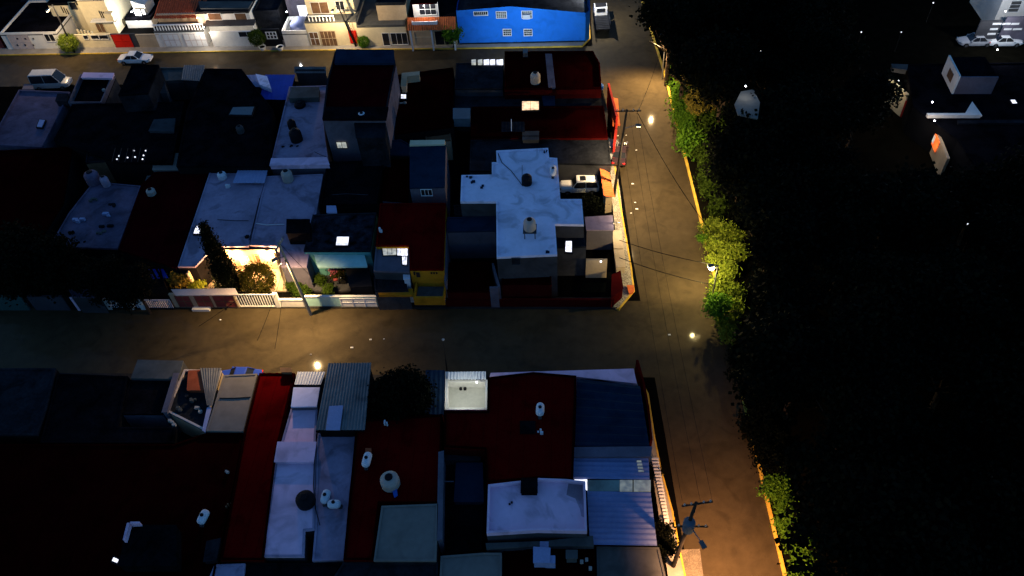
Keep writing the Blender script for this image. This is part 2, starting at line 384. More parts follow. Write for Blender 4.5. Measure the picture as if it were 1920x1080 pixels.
def panelgate(t, Y, xa, xb, y0, y1, m, n=3, name='gate', fm=None):
    x0, x1 = V(xa, y1, Y)[0], V(xb, y1, Y)[0]; z1 = V(xa, y0, Y)[1]; z0 = max(.15, V(xa, y1, Y)[1])
    g = part(name, MB().box(x0, x1, Y-.04, Y-.006, z0, z1), m, t)
    mb = MB()
    for i in range(n+1):
        x = x0+(x1-x0)*i/n; mb.box(x-.03, x+.03, Y-.08, Y-.041, z0, z1)
    mb.box(x0, x1, Y-.078, Y-.041, z1-.06, z1); mb.box(x0, x1, Y-.078, Y-.041, (z0+z1)/2-.03, (z0+z1)/2+.03)
    part(name+'_frame', mb, fm or m, g)
    return g

# ---- row north of the upper street, left to right
t = fac('dark house with maroon garage door at the far left of the upper street', -45, 13, 92, 63, 9, 'dark_roof', 'dark_red_wall')
panelgate(t, t['_Y'], -35, 10, 68, 91, 'maroon_paint')
t = fac('low house with black roof above a white street front with dotted garage gate', 16, 122, 93, 62, 9.5, 'dark_roof', 'white_wall', rimm='white_wall')
g = panelgate(t, t['_Y'], 27, 66, 66, 92, 'pink_paint', 3)
Y = t['_Y']; mb = MB()
for a in (33, 48, 63):
    for b in (72, 84): x, z = V(a, b, Y); mb.box(x-.12, x+.12, Y-.10, Y-.085, z-.12, z+.12)
part('studs', mb, 'dark_glass', g)
window(t, Y, (85, 64, 102, 77), 'slate_roof', 'white_paint', (2, 1))
t = fac('purple grey upper block behind the low white-fronted house at the left', 60, 104, 45, 2, 8, 'slate_roof', 'lavender_wall', Y=112)
t = fac('cream two-storey house with slit windows behind the topiary tree', 118, 178, 66, 5, 9, 'dark_roof', 'cream_wall', Y=106.5)
Y = t['_Y']
window(t, Y, (131, 4, 144, 18), 'dark_glass', 'cream_wall', (1, 1))
for k in range(3): window(t, Y, (116+k*5, 12+k*2, 118+k*5, 24+k*2), 'dark_glass', None, nm='slit_window')
t2 = fac('cream house with stepped boxy front and projecting pale roof slab', 172, 222, 62, -2, 10, 'grey_roof', 'cream_wall', Y=105.2, rim=.2, rimm='white_wall')
Y = t2['_Y']
for k in range(3): window(t2, Y, (188+k*4, 20+k, 190+k*4, 36+k), 'dark_glass', None, nm='slit_window')
part('projecting_box', MB().box(*[V(200, 40, Y-.9)[0], V(215, 40, Y-.9)[0]], Y-.9, Y-.01, V(200, 42, Y-.9)[1], V(200, 26, Y-.9)[1]), 'cream_wall', t2)
window(t2, Y, (182, 44, 196, 60), 'brown_wood', 'cream_wall', (2, 1), nm='door')
part('balcony_slab', MB().box(V(172, 48, Y-1)[0], V(222, 48, Y-1)[0], Y-1, Y-.015, 2.55, 2.7), 'white_wall', t2)
mb = MB()
for k in range(5): mb.box(V(140+k*6, 50, 103.5)[0], V(143+k*6, 50, 103.5)[0], 103.5, 103.7, 0, 1.9-.1*k)
solo('garden_trellis', mb, 'cream_wall', 'cream garden trellis slats behind the wall with three small openings', 'trellis', (V(150, 60, 103.5)[0], 103.5, 0))
t = lowall('cream front wall with three small openings right of the topiary tree', 150, 218, 90, 65, 'cream_wall')
for a, b in ((157, 165), (171, 185), (187, 203)): window(t, t['_Y'], (a, 66, b, 73), 'slate_roof', 'white_wall', (1, 1), nm='opening')
t = lowall('front wall with bright red garage gate on the upper street', 218, 263, 90, 64, 'grey_wall')
panelgate(t, t['_Y'], 219, 252, 65, 89, 'red_paint', 2)
t = lowall('pinkish beige front wall right of the red garage gate', 264, 308, 90, 65, 'beige_wall')
t = fac('mauve gabled wall house beside the brightly lit terrace', 205, 243, 62, 18, 8, 'dark_roof', 'lavender_wall', Y=108)
part('gable', MB().prism([(V(205,62,108)[0], 107.98), (V(240,62,108)[0], 107.98), (V(240,62,108)[0], 116), (V(205,62,108)[0], 116)], t['_hh'], [t['_hh']+.05, t['_hh']+1.2, t['_hh']+1.2, t['_hh']+.05]), 'lavender_wall', t)
t = fac('dark house whose white upper terrace glows under a lamp', 243, 292, 58, 34, 6, 'dark_roof', 'white_wall', Y=107)
zt = t['_hh']
part('stair_hood', MB().prism([(V(245,30,107)[0], 108.5), (V(268,30,107)[0], 108.5), (V(268,30,107)[0], 111.5), (V(245,30,107)[0], 111.5)], zt-.3, [zt+1.9, zt+1.2, zt+1.2, zt+1.9]), 'white_wall', t)
solo('washing_line_sheets', MB().box(V(250,30,107)[0], V(262,30,107)[0], 107.6, 107.66, zt, zt+1.0).box(V(262,30,107)[0]+.1, V(268,30,107)[0], 107.9, 107.95, zt, zt+.8), 'white_paint', 'pale sheets hung on the glowing white upper terrace', 'laundry', (V(256,30,107)[0], 107.6, zt))
lamp_terrace = (V(252, 14, 107.5)[0], 106.4, V(252, 14, 107.5)[1])
t = fac('white garage front with balustrade under a brown tiled porch roof', 300, 392, 89, 59, 2.6, 'grey_roof', 'white_wall', rim=.1)
Y = t['_Y']; balustrade(t, Y+.25, 292, 384, 50, 60, 'white_paint', sp=.42, r=.1, z=(t['_hh'], t['_hh']+.85))
panelgate(t, Y, 312, 342, 64, 86, 'white_paint', 3, fm='pink_paint'); panelgate(t, Y, 352, 392, 63, 87, 'white_paint', 4, fm='pink_paint', name='garage_door')
x0, x1 = V(300, 50, Y+2.7)[0], V(384, 50, Y+2.7)[0]
tt = T('tiled_house', 'single storey house with lit brown tiled roof behind the balustrade', 'house', ((x0+x1)/2, Y+2.8, 0))
part('wall', MB().box(x0, x1, Y+2.9, Y+12, 0, 3.6), 'beige_wall', tt)
mb = MB(); vs = []; n = 40
for i in range(n+1):
    x = x0-.3+(x1-x0+.6)*i/n; dz = .06*(i % 2)
    vs += [(x, Y+2.3, 3.3+dz), (x, Y+8.5, 5.0+dz)]
mb.add(vs, [(2*i, 2*i+2, 2*i+3, 2*i+1) for i in range(n)])
part('tiled_roof', mb, 'brick_tile', tt)
t = fac('white two-storey house with two dark square windows above the street', 378, 478, 60, 22, 9, 'slate_roof', 'white_wall', Y=103.4, rim=.25)
window(t, t['_Y'], (391, 25, 415, 37), 'brown_wood', 'white_paint', (1, 1)); window(t, t['_Y'], (441, 25, 462, 37), 'brown_wood', 'white_paint', (1, 1))
part('roof_slab', MB().prism([P(375, 16, 5.6), P(466, 16, 5.6), P(474, 3, 5.6), P(372, 3, 5.6)], 5.5, 5.65), 'grey_roof', t)
part('canopy', MB().prism([(V(385,50,102.5)[0], 102.3), (V(478,50,102.5)[0], 102.3), (V(478,50,102.5)[0], 103.38), (V(385,50,102.5)[0], 103.38)], 2.6, [2.7, 2.7, 3.0, 3.0]), 'grey_wall', t)
t = lowall('cracked white front wall with one dark opening left of the black gate', 402, 495, 88, 60, 'white_wall')
window(t, t['_Y'], (448, 59, 478, 69), 'dark_glass', 'white_paint', (2, 1))
t = lowall('black street gate with white scroll bars between two white planters', 497, 532, 88, 55, 'black_paint', name='street_gate', cat='gate')
Y = t['_Y']; x0, z1 = V(498, 60, Y); x1, z0 = V(520, 72, Y); mb = MB()
for a in range(4):
    x = x0+(x1-x0)*a/3; mb.box(x-.07, x+.07, Y-.05, Y-.005, z0, z1)
for z in (z0, (z0+z1)/2, z1): mb.box(x0-.1, x1+.1, Y-.06, Y-.051, z-.06, z+.06)
part('scroll_bars', mb, 'white_paint', t)
t = fac('plain slate blue house behind the black street gate', 486, 532, 60, 20, 12, 'slate_roof', 'slate_roof', Y=104.5)
for i, a in enumerate((494, 527)):
    x, y = P(a, 95); g = T('planter', ('white pot on the pavement left of' if i == 0 else 'white pot on the pavement right of')+' the black street gate', 'planter', (x, y, .13), 'white pots before the black gate')
    part('pot', MB().lathe((x, y, .13), [(.3, 0), (.5, .5), (.54, .56), (.46, .56), (.40, .48)], 12), 'white_paint', g); part('soil_fill', MB().lathe((x, y, .6), [(.38, 0), (.3, .05)], 8), 'soil', g)
t = fac('white house with translucent dome roof and glaring terrace lamps', 536, 590, 88, 58, 4, 'grey_roof', 'white_wall', rim=.5, rimm='white_wall')
Y = t['_Y']; x = V(565, 50, Y+2)[0]
part('dome', MB().lathe((x, Y+2, t['_hh']-.45), [(1.6, 0), (1.5, .5), (1.1, .95), (.5, 1.2), (.05, 1.28)], 16), 'skylight_pale', t, smooth=True)
t = fac('blue-grey upper block with white louvred lamp lit window', 545, 590, 40, -8, 8, 'navy_roof', 'lavender_wall', Y=106)
window(t, t['_Y'], (560, 10, 577, 30), 'lit_white', 'white_paint', (3, 3))
t = fac('cream two-storey house with brown garage doors and a red front door', 582, 677, 87, 41, 6, 'grey_roof', 'cream_wall', rim=.1)
Y = t['_Y']; t['_hh']
balustrade(t, Y+.1, 584, 630, 42, 54, 'white_paint', sp=.45, r=.1, z=(t['_hh']+.0, t['_hh']+.8))
panelgate(t, Y, 585, 601, 60, 84, 'brown_wood', 2, 'door', 'white_paint'); panelgate(t, Y, 606, 634, 58, 86, 'brown_wood', 4, 'garage_door', 'beige_wall')
panelgate(t, Y, 658, 672, 57, 81, 'red_paint', 1, 'front_door')
t2 = fac('upper storey set back with wide brown window above the cream garage house', 583, 672, 50, -10, 8, 'grey_roof', 'cream_wall', Y=Y+2.2)
window(t2, t2['_Y'], (584, 4, 616, 25), 'brown_wood', 'white_paint', (2, 1)); window(t2, t2['_Y'], (630, 2, 645, 18), 'dark_glass', 'white_paint', (2, 1))
t = fac('plain beige front with dark recessed garage bays', 676, 766, 87, 48, 9, 'grey_roof', 'cream_wall', rim=.2)
window(t, t['_Y'], (718, 62, 730, 85), 'dark_glass', 'white_paint', (1, 1), nm='garage_opening'); window(t, t['_Y'], (734, 62, 764, 83), 'dark_glass', 'white_paint', (3, 1), nm='garage_opening')
t = fac('tan upper storey set back above the recessed garage bays', 712, 766, 50, 5, 6, 'slate_roof', 'beige_wall', Y=t['_Y']+1.6)
t = fac('white balcony house with orange tiled awning over its garage', 770, 858, 87, 42, 9, 'dark_roof', 'beige_wall', rim=.1)
Y = t['_Y']
panelgate(t, Y, 779, 811, 58, 81, 'beige_wall', 1, 'garage_door', 'cream_wall'); window(t, Y, (816, 58, 850, 84), 'slate_roof', 'cream_wall', (2, 1), nm='garage_opening')
h = t['_hh']; x0, x1 = V(768, 60, Y)[0], V(858, 60, Y)[0]
vs = []; mb = MB(); n = 44; zt_, zb_ = V(770, 46, Y-1.2)[1], V(770, 58, Y-1.2)[1]
for i in range(n+1):
    x = x0+(x1-x0)*i/n; dz = .07*(i % 2); vs += [(x, Y-1.2, zb_+dz), (x, Y-.02, zt_+.35+dz)]
mb.add(vs, [(2*i, 2*i+2, 2*i+3, 2*i+1) for i in range(n)])
part('tiled_awning', mb, 'orange_tile', t)
mb = MB()
for a in (773, 812, 853): x = V(a, 84, Y-1.1)[0]; mb.box(x-.1, x+.1, Y-1.15, Y-.95, 0, zb_)
part('awning_posts', mb, 'white_paint', t)
x0, x1 = V(772, 42, Y-.6)[0], V(820, 42, Y-.6)[0]
part('balcony', MB().box(x0, x1, Y-.7, Y-.02, h-.7, h-.5).box(x0, x1, Y-.7, Y-.6, h-.5, h+.45).box(x0, x0+.1, Y-.6, Y-.02, h-.5, h+.45).box(x1-.1, x1, Y-.6, Y-.02, h-.5, h+.45), 'white_paint', t)
part('upper_wall', MB().box(x0, x1, Y+1.5, Y+1.7, h-.1, h+2.4), 'white_wall', t)
window_w(t, Y+1.5, x0+.9, x0+3.2, h+.3, h+1.9, 'dark_glass', 'white_paint', (3, 2), nm='balcony_window')
part('canopy', MB().box(x0-.1, x1+.1, Y+.4, Y+4, h+2.41, h+2.55), 'dark_red_roof', t)
balc = ((x0+x1)/2, Y+.7, h+2.1)
# the blue building
Y = P(950, 83)[1]; x0, x1 = V(862, 82, Y)[0], V(1097, 82, Y)[0]
hs = [V(a, b, Y)[1] for a, b in ((862, 20), (958, 12), (1097, 24))]; xm = V(958, 12, Y)[0]
t = T('blue_apartment_block', 'long bright blue two-storey block with white grilled windows at the street corner', 'building', ((x0+x1)/2, Y, 0))
bp = [(x0, Y), (xm, Y), (x1, Y), (x1+.6, Y+.8), (x1+.5, Y+12), (xm, Y+12), (x0, Y+12)]
part('wall', MB().prism(bp, 0, [hs[0], hs[1], hs[2], hs[2], hs[2], hs[1], hs[0]], top=False), 'blue_wall', t)
part('roof', MB().prism([(x0+.2, Y+.25), (xm, Y+.25), (x1-.2, Y+.25), (x1-.1, Y+11.8), (xm, Y+11.8), (x0+.2, Y+11.8)], 4.2, [hs[0]-.15, hs[1]-.15, hs[2]-.15, hs[2]-.15, hs[1]-.15, hs[0]-.15]), 'slate_roof', t)
part('base_band', MB().box(x0, x1, Y-.03, Y-.002, 0, .35), 'navy_roof', t)
for r, g in (((889, 22, 914, 28), (7, 1)), ((931, 22, 949, 33), (5, 4)), ((979, 21, 997, 33), (5, 4)), ((944, 55, 958, 66), (4, 3)), ((983, 55, 997, 66), (4, 3))):
    window(t, Y, r, 'dark_glass', 'white_paint', g, nm='grilled_window', fr=.09)
mb = MB().box(x1-3.6, x1-.2, Y+6, Y+8, hs[2]-.2, hs[2]+.3); part('roof_step', mb, 'navy_roof', t)
x, z = V(979, 30, Y)[0]+.1, V(985, 33, Y)[1]
part('air_conditioner', MB().box(x, x+1.0, Y-.55, Y-.13, z+.05, z+.65), 'plastic_white', t)

# ---- rooftop furniture (each a thing of its own)
def tank(label, px, py, z, m='plastic_cream', r=.58, h=1.25, lid='plastic_black', group=None, stand=0):
    x, y = P(px, py, z); t = T('water_tank', label, 'water tank', (x, y, z), group)
    if stand:
        mb = MB()
        for a, b in ((-.5,-.5),(.5,-.5),(.5,.5),(-.5,.5)):
            part('leg', MB().box(x+a-.05, x+a+.05, y+b-.05, y+b+.05, z, z+stand), 'steel', t)
        part('platform', MB().box(x-.65, x+.65, y-.65, y+.65, z+stand, z+stand+.08), 'grey_wall', t)
    s = z+(stand+.08 if stand else 0)
    part('barrel', MB().lathe((x, y, s), [(r*.96, 0), (r, .1), (r*.97, h*.25), (r, h*.28), (r*.97, h*.5), (r, h*.53), (r*.96, h*.76), (r*.8, h*.9), (r*.45, h)], 18), m, t, smooth=True)
    part('lid', MB().lathe((x, y, s+h), [(r*.42, -.01), (r*.42, .08), (r*.3, .13)], 14), lid, t)
    return t
def gastank(label, px, py, z, L=1.5, ang=90, m='plastic_white', group=None):
    x, y = P(px, py, z); t = T('gas_tank', label, 'gas tank', (x, y, z), group)
    c, s = math.cos(R_(ang)), math.sin(R_(ang)); mb = MB(); r = .34; prof = [(.06, -L/2), (.22, -L/2+.06), (.31, -L/2+.16), (r, -L/2+.3), (r, L/2-.3), (.31, L/2-.16), (.22, L/2-.06), (.06, L/2)]
    mb.lathe((0, 0, .5), prof, 14, 'x'); mb.v = [(v[0]*c-v[1]*s, v[0]*s+v[1]*c, v[2]) for v in mb.v]
    part('vessel', mb, m, t, smooth=True, local=True)
    part('valve_hood', MB().lathe((0, 0, .82), [(.14, 0), (.14, .1), (.08, .14)], 10), 'plastic_black', t, local=True)
    for k in (-.4, .4): part('saddle', MB().box(k*L*c-.14, k*L*c+.14, k*L*s-.14, k*L*s+.14, 0, .22), 'grey_wall', t, local=True)
    return t
def skylight(label, poly, z, m='lit_white', fm='plastic_black', hgt=.25, cat='skylight', bars=0):
    pts = [P(a, b, z+hgt) for a, b in poly]; cx = sum(p[0] for p in pts)/len(pts); cy = sum(p[1] for p in pts)/len(pts)
    t = T('skylight', label, cat, (cx, cy, z)); o = inset(pts, -.12)
    part('curb', MB().prism(o, z, z+hgt-.05), fm, t)
    g = part('pane', MB().prism(pts, z+hgt-.049, z+hgt), m, t)
    if bars:
        a, b, c, d = [Vector((*p, z+hgt+.01)) for p in pts]; mb = MB()
        for k in range(1, bars+1): mb.bar(a.lerp(b, k/(bars+1)), d.lerp(c, k/(bars+1)), .025, n=4)
        part('glazing_bars', mb, fm, g)
    return t
def block(label, poly, z, base, m, name='roof_box', cat='roof box', top=None, group=None):
    pts = inset([P(a, b, z) for a, b in poly], .01); cx = sum(p[0] for p in pts)/len(pts); cy = sum(p[1] for p in pts)/len(pts)
    t = T(name, label, cat, (cx, cy, base), group)
    part('body', MB().prism(pts, base, z-.08), m, t); part('top', MB().prism(inset(pts, -.06), z-.08, z), top or m, t); return t
def sheet(label, poly, z, m, amp=.035, period=.3, name='metal_roof', cat='roof', support=None, zf=None, base=0):
    pts = [P(a, b, zf[i] if zf else z) for i, (a, b) in enumerate(poly)]
    cx = sum(p[0] for p in pts)/4; cy = sum(p[1] for p in pts)/4; t = T(name, label, cat, (cx, cy, base))
    part('corrugated_sheet', corr(pts, z, amp, period, 0, zf=zf), m, t)
    if support:
        part('support_wall', MB().prism(inset(pts, .15), base, z-.12 if not zf else [v-.12 for v in zf], top=False), support, t)
    return t
def junk(label, px, py, z, m='plastic_white', w=.8, d=.5, h=.4, name='roof_clutter', cat='clutter', rz=0, seed=1):
    random.seed(seed); x, y = P(px, py, z); t = MB()
    for k in range(3):
        a, b = random.uniform(-w/2, w/2), random.uniform(-d/2, d/2); s = random.uniform(.25, .5)
        t.box(x+a-s*w/2, x+a+s*w/2, y+b-s*d/2, y+b+s*d/2, z, z+h*random.uniform(.4, 1))
    return solo(name, t, m, label, cat, (x, y, z))
def cablerun(label, pts, z, r=.025, m='cable', name='roof_cable'):
    p = [(*P(a, b, z), z+.02) for a, b in pts]; mb = MB().path(p, r); return solo(name, mb, m, label, 'cable', p[0])

# ---- central block, north half
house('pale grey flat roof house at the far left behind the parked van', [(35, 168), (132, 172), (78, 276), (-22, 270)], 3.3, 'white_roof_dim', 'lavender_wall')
skylight('small white tilted roof window on the pale grey far-left roof', [(74, 224), (84, 225), (78, 238), (69, 237)], 3.1, 'skylight_pale')
block('low dark box at the north-east corner of the pale grey far-left roof', [(108, 176), (128, 176), (124, 189), (104, 189)], 3.9, 3.05, 'slate_roof')
block('pale stuccoed stub wall with a lit top between van and pale roof', [(46, 158), (60, 158), (62, 167), (42, 167)], 1.6, 0, 'lavender_wall', 'stub_wall', 'wall')
house('dark roofed house with pale north parapet right of the van', [(150, 139), (213, 137), (190, 192), (127, 192)], 3.6, 'dark_roof', 'grey_wall', rimm='lavender_wall', rim=.7)
block('pale coping slab along the street edge right of the van', [(157, 136), (213, 137), (210, 146), (152, 145)], 3.9, 3.6, 'lavender_roof', 'coping_slab', 'slab')
junk('small lit appliance on the dark roof right of the van', 198, 170, 3.0, 'plastic_cream', .7, .4, .4, seed=3)
house('tall black two-storey block leaning over the upper street left of centre', [(247, 121), (298, 121), (277, 174), (221, 178)], 6.2, 'dark_roof', 'slate_roof', rim=.12)
block('grey wedge of rooftop stair wall with pale doorway beside the tall black block', [(300, 140), (306, 141), (312, 174), (276, 175)], 4.0, 0, 'grey_wall', 'stair_wall', 'wall')
house('dim grey terrace at the street between the black blocks', [(298, 126), (346, 126), (342, 150), (297, 152)], 3.0, 'grey_roof', 'grey_wall', rim=.3)
sheet('pale metal sheet catching street light between the two black blocks', [(345, 122), (384, 122), (380, 152), (340, 150)], 3.0, 'metal_sheet', support='grey_wall')
house('large black flat roof left of the white roof with the black tank', [(384, 128), (453, 129), (512, 205), (504, 311), (330, 311), (350, 205)], 4.4, 'dark_roof', 'dark_wall', rim=.15)
house('black flat roof strip spanning the left half of the central block', [(135, 195), (345, 190), (322, 305), (220, 305), (100, 262)], 3.8, 'dark_roof', 'dark_wall', rim=.15)
skylight('dull grey glass panel on the large black roof', [(437, 201), (476, 200), (471, 215), (430, 214)], 4.3, 'skylight_dim')
tank('small dim tank on the large black roof below the grey glass panel', 452, 248, 4.25, 'grey_wall', .45, .9)
block('two dim shelves of pale rubbish on the black roof strip', [(289, 224), (328, 222), (325, 246), (279, 245)], 4.0, 3.65, 'grey_wall', 'roof_shelf', 'shelf')
block('pale teal box at the south edge of the black roof strip', [(291, 288), (343, 287), (345, 318), (286, 318)], 3.4, 0, 'teal_roof', 'lean_to', 'shed')
block('grey dusty canopy south of the pale teal box', [(276, 330), (328, 323), (330, 344), (270, 347)], 2.9, 0, 'grey_roof', 'canopy', 'canopy')
# cluster of light points on black pergola
t = T('pergola', 'dark pergola hung with white light points on the black roof strip', 'pergola', (*P(250, 290, 3.9), 3.65)); mb = MB()
for k in range(6): a = P(216+k*12, 278, 4.6); b = P(210+k*12, 304, 4.6); mb.bar((*a, 4.6), (*b, 4.6), .04, n=4)
part('beams', mb, 'black_paint', t)
for a, b in ((251, 282), (273, 282), (223, 292), (253, 294), (269, 291), (267, 298), (219, 298), (239, 295)): part('bulb', MB().lathe((*P(a, b, 4.5), 4.4), [(.05, 0), (.10, .06), (.05, .14)], 8), 'lit_white', t)
house('dim alcove house with one warmly lit doorway on the left of the central block', [(165, 262), (218, 262), (212, 300), (160, 305)], 3.3, 'slate_roof', 'brown_wood', rim=.1)
Yw = P(200, 303)[1]-.0; x, z = V(192, 297, Yw)
solo('lit_doorway', MB().box(x, x+1.3, Yw-2.0, Yw-1.85, 1.2, 2.2), 'lit_warm', 'warm lit doorway glowing in the dim alcove on the left', 'doorway', (x, Yw-2, 1.2))
house('darkest red-black roofs at the left edge above the big dark tree', [(-60, 285), (135, 275), (118, 380), (60, 470), (-130, 470)], 3.4, 'dark_red_roof', 'dark_wall', rim=.15)
sheet('bright blue tarpaulin roof beside the folded white sheet', [(497, 140), (553, 140), (541, 187), (487, 186)], 3.6, 'tarp_blue', .01, .5, 'tarpaulin_roof', support='dark_wall')
sheet('folded white sheet roof at the street edge left of the blue tarpaulin', [(453, 141), (483, 140), (492, 163), (448, 162)], 3.6, 'skylight_pale', .01, .5, 'sheet_roof', support='grey_wall')
block('bright white folded flap beside the blue tarpaulin', [(480, 139), (500, 143), (508, 166), (487, 158)], 4.3, 3.7, 'white_roof', 'folded_sheet', 'sheet')
sheet('curved silver sheet awning jutting over the upper street', [(552, 125), (611, 125), (611, 137), (552, 137)], 3.2, 'metal_sheet', .02, .3, 'silver_awning', support='grey_wall', zf=[3.6, 3.6, 3.0, 3.0])
house('long pale roof with black tank pair left of the dark tower', [(542, 162), (618, 160), (606, 226), (610, 262), (617, 310), (506, 310)], 3.9, 'white_roof_darkened', 'lavender_wall', rim=.12)
block('grey overhanging slab at the north end of the long pale roof', [(548, 163), (598, 163), (597, 182), (541, 184)], 4.5, 3.78, 'grey_roof', 'stair_slab', 'slab')
block('pale lavender raised kerb at the south end of the long pale roof', [(509, 297), (612, 295), (617, 308), (506, 310)], 4.35, 3.78, 'lavender_roof', 'roof_kerb', 'slab')
tank('black barrel tank on the long pale roof', 557, 263, 3.78, 'plastic_black', .72, 1.5)
tank('small black drum behind the black barrel tank on the long pale roof', 549, 240, 3.78, 'plastic_black', .5, 1.1)
tank('short black drum under the grey slab of the long pale roof', 563, 199, 3.78, 'plastic_black', .7, .5)
for i, (a, b) in enumerate(((530, 276), (548, 274), (556, 275))): junk(['left','middle','right'][i]+' dark lump on the long pale roof south of the black tank', a, b, 3.78, 'plastic_black', .4, .3, .2, seed=i)
cablerun('thin dark cable crossing the south end of the long pale roof', [(590, 285), (602, 291), (612, 294)], 3.8)
t = house('tall dark red-roofed tower with pale side wall in the middle of the upper street', [(628, 96), (738, 96), (742, 118), (722, 222), (604, 222), (613, 150)], 8.0, 'dim_red_roof', 'lavender_wall', rim=.2, rimm='slate_roof')
Yt_ = bbox_y(t); window(t, Yt_, (632, 266, 650, 277), 'lit_soft', 'grey_wall', (2, 1))
_e = P(724, 222, 8)
block('dark slate bay on the south face of the tower', [(664, 224), (722, 224), (722, 258), (668, 258)], 7.4, 0, 'slate_roof', 'tower_bay', 'bay')
part('north_ledge', MB().prism([P(630, 92, 8.3), P(738, 93, 8.3), P(740, 118, 8.3), P(627, 118, 8.3)], 8.0, 8.3), 'navy_roof', t)
part('south_ledge', MB().prism([P(612, 200, 8.25), P(728, 200, 8.25), P(724, 223, 8.25), P(604, 222, 8.25)], 8.0, 8.25), 'dark_roof', t)
tank('small light blue tank at the south end of the tower roof', 679, 219, 7.8, 'plastic_white', .45, .5)
house('near-black roof right of the tower with a glowing skylight', [(744, 140), (850, 126), (850, 236), (742, 250)], 4.0, 'dark_red_roof', 'dark_wall', rim=.12)
block('warmly lit L shaped parapet stub right of the tower', [(754, 137), (786, 134), (786, 140), (762, 143), (761, 162), (752, 161)], 4.9, 3.9, 'beige_wall', 'parapet_stub', 'wall')
skylight('tiny glaring white skylight on the near-black roof right of the tower', [(752, 177), (761, 177), (761, 184), (752, 184)], 3.9, 'lit_white')
junk('grey bits beside the tiny glaring skylight', 760, 194, 3.88, 'plastic_cream', .9, .3, .3, seed=9)
house('slate grey roof with light leaking through its north wall slots', [(855, 118), (944, 116), (943, 166), (852, 166)], 4.2, 'slate_roof', 'grey_wall', rim=.1)
Yb = P(900, 112, 4.3)[1]; mb = MB()
t = T('slotted_light_wall', 'row of glaring white wall slots at the north edge of the slate grey roof', 'wall', (*P(915, 112, 4.3), 4.1))
for k, (a, b) in enumerate(((884, 892), (896, 904), (907, 917), (919, 928), (931, 943))):
    part('lit_slot', MB().prism([P(a, 112, 4.5), P(b, 111, 4.5), P(b, 118, 4.5), P(a, 118, 4.5)], 4.2, 4.5), 'lit_white' if k > 1 else 'lit_soft', t)
house('dark maroon roof with a pale walkway on the north-east corner', [(946, 96), (1112, 95), (1125, 118), (1128, 164), (945, 166)], 4.6, 'dark_red_roof', 'dark_red_wall', rim=.15)
block('pale narrow walkway across the dark maroon corner roof', [(1023, 101), (1034, 101), (1041, 163), (1029, 163)], 4.75, 4.45, 'lavender_wall', 'walkway', 'walkway')
tank('cream tank beside the pale walkway on the dark maroon roof', 1004, 155, 4.5, 'plastic_cream', .6, 1.4)
house('slate terrace strip south of the dark maroon corner roof', [(852, 170), (1130, 168), (1140, 208), (852, 206)], 3.2, 'slate_roof', 'grey_wall', rim=.12)
tank('small blue-grey tank at the east end of the slate terrace', 1124, 166, 3.1, 'plastic_blue', .5, .6, lid='plastic_blue')
block('dull blue box on the slate terrace', [(1016, 178), (1040, 178), (1040, 198), (1020, 198)], 3.5, 3.1, 'navy_roof')
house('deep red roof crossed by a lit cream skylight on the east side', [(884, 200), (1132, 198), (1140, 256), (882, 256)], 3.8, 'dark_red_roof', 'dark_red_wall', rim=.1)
skylight('cream lit double skylight on the deep red east roof', [(979, 190), (1010, 190), (1010, 205), (979, 206)], 4.0, 'lit_warm', bars=1)
block('pale teal box at the west end of the deep red east roof', [(850, 203), (881, 203), (881, 222), (850, 222)], 4.4, 3.2, 'skylight_dim')
sheet('dark glass panel roof with one white pole on the deep red roof', [(940, 228), (984, 228), (984, 247), (940, 247)], 4.2, 'slate_roof', .01, .4, 'glass_panel_roof')
solo('white_pole', MB().bar((*P(959, 246, 4.2), 4.2), (*P(959, 229, 4.2), 4.6), .04), 'plastic_white', 'short white pole on the dark glass panel roof', 'pole', (*P(959, 246, 4.2), 4.2))
house('broad blue-grey concrete roof north of the bright white roof', [(882, 262), (1142, 258), (1146, 308), (1035, 306), (1030, 280), (929, 280), (920, 320), (880, 320)], 3.4, 'slate_roof', 'grey_wall', rim=.1)
for i, r in enumerate(((980, 246, 1010, 262),)): block('grey-blue patch box north of the bright white roof', [(r[0], r[1]), (r[2], r[1]), (r[2], r[3]), (r[0], r[3])], 3.8, 3.3, 'grey_roof')
house('brown stair well with amber lit wall south of the near-black roof', [(796, 240), (845, 236), (845, 262), (798, 264)], 3.0, 'brown_wood', 'beige_wall', rim=.1)
# blue canopy house
t = house('navy canopy roof with cream lit north edge left of the bright white roof', [(768, 271), (836, 271), (834, 351), (768, 353)], 5.2, 'navy_roof', 'lavender_wall', rim=0)
part('north_edge', MB().prism([P(769, 263, 5.4), P(834, 262, 5.4), P(834, 270, 5.4), P(768, 272, 5.4)], 5.0, 5.4), 'cream_wall', t)
Yf = bbox_y(t); window(t, Yf, (790, 355, 810, 366), 'dark_glass', 'white_paint', (3, 1))
house('bright blue painted corner slab left of the navy canopy', [(722, 264), (752, 261), (768, 270), (768, 290), (722, 290)], 3.9, 'navy_roof', 'dark_wall', rim=.1)
house('small deep red roof left of the navy canopy', [(724, 292), (768, 288), (766, 378), (716, 374)], 3.4, 'dark_red_roof', 'lavender_wall', rim=.12)
house('long deep red roof above the yellow balcony house', [(712, 381), (836, 380), (832, 505), (768, 505), (766, 460), (704, 460)], 4.5, 'red_roof', 'yellow_wall', rim=.1)
junk('white bucket on the edge of the long deep red roof', 712, 436, 4.4, 'plastic_white', .4, .4, .6, seed=5)
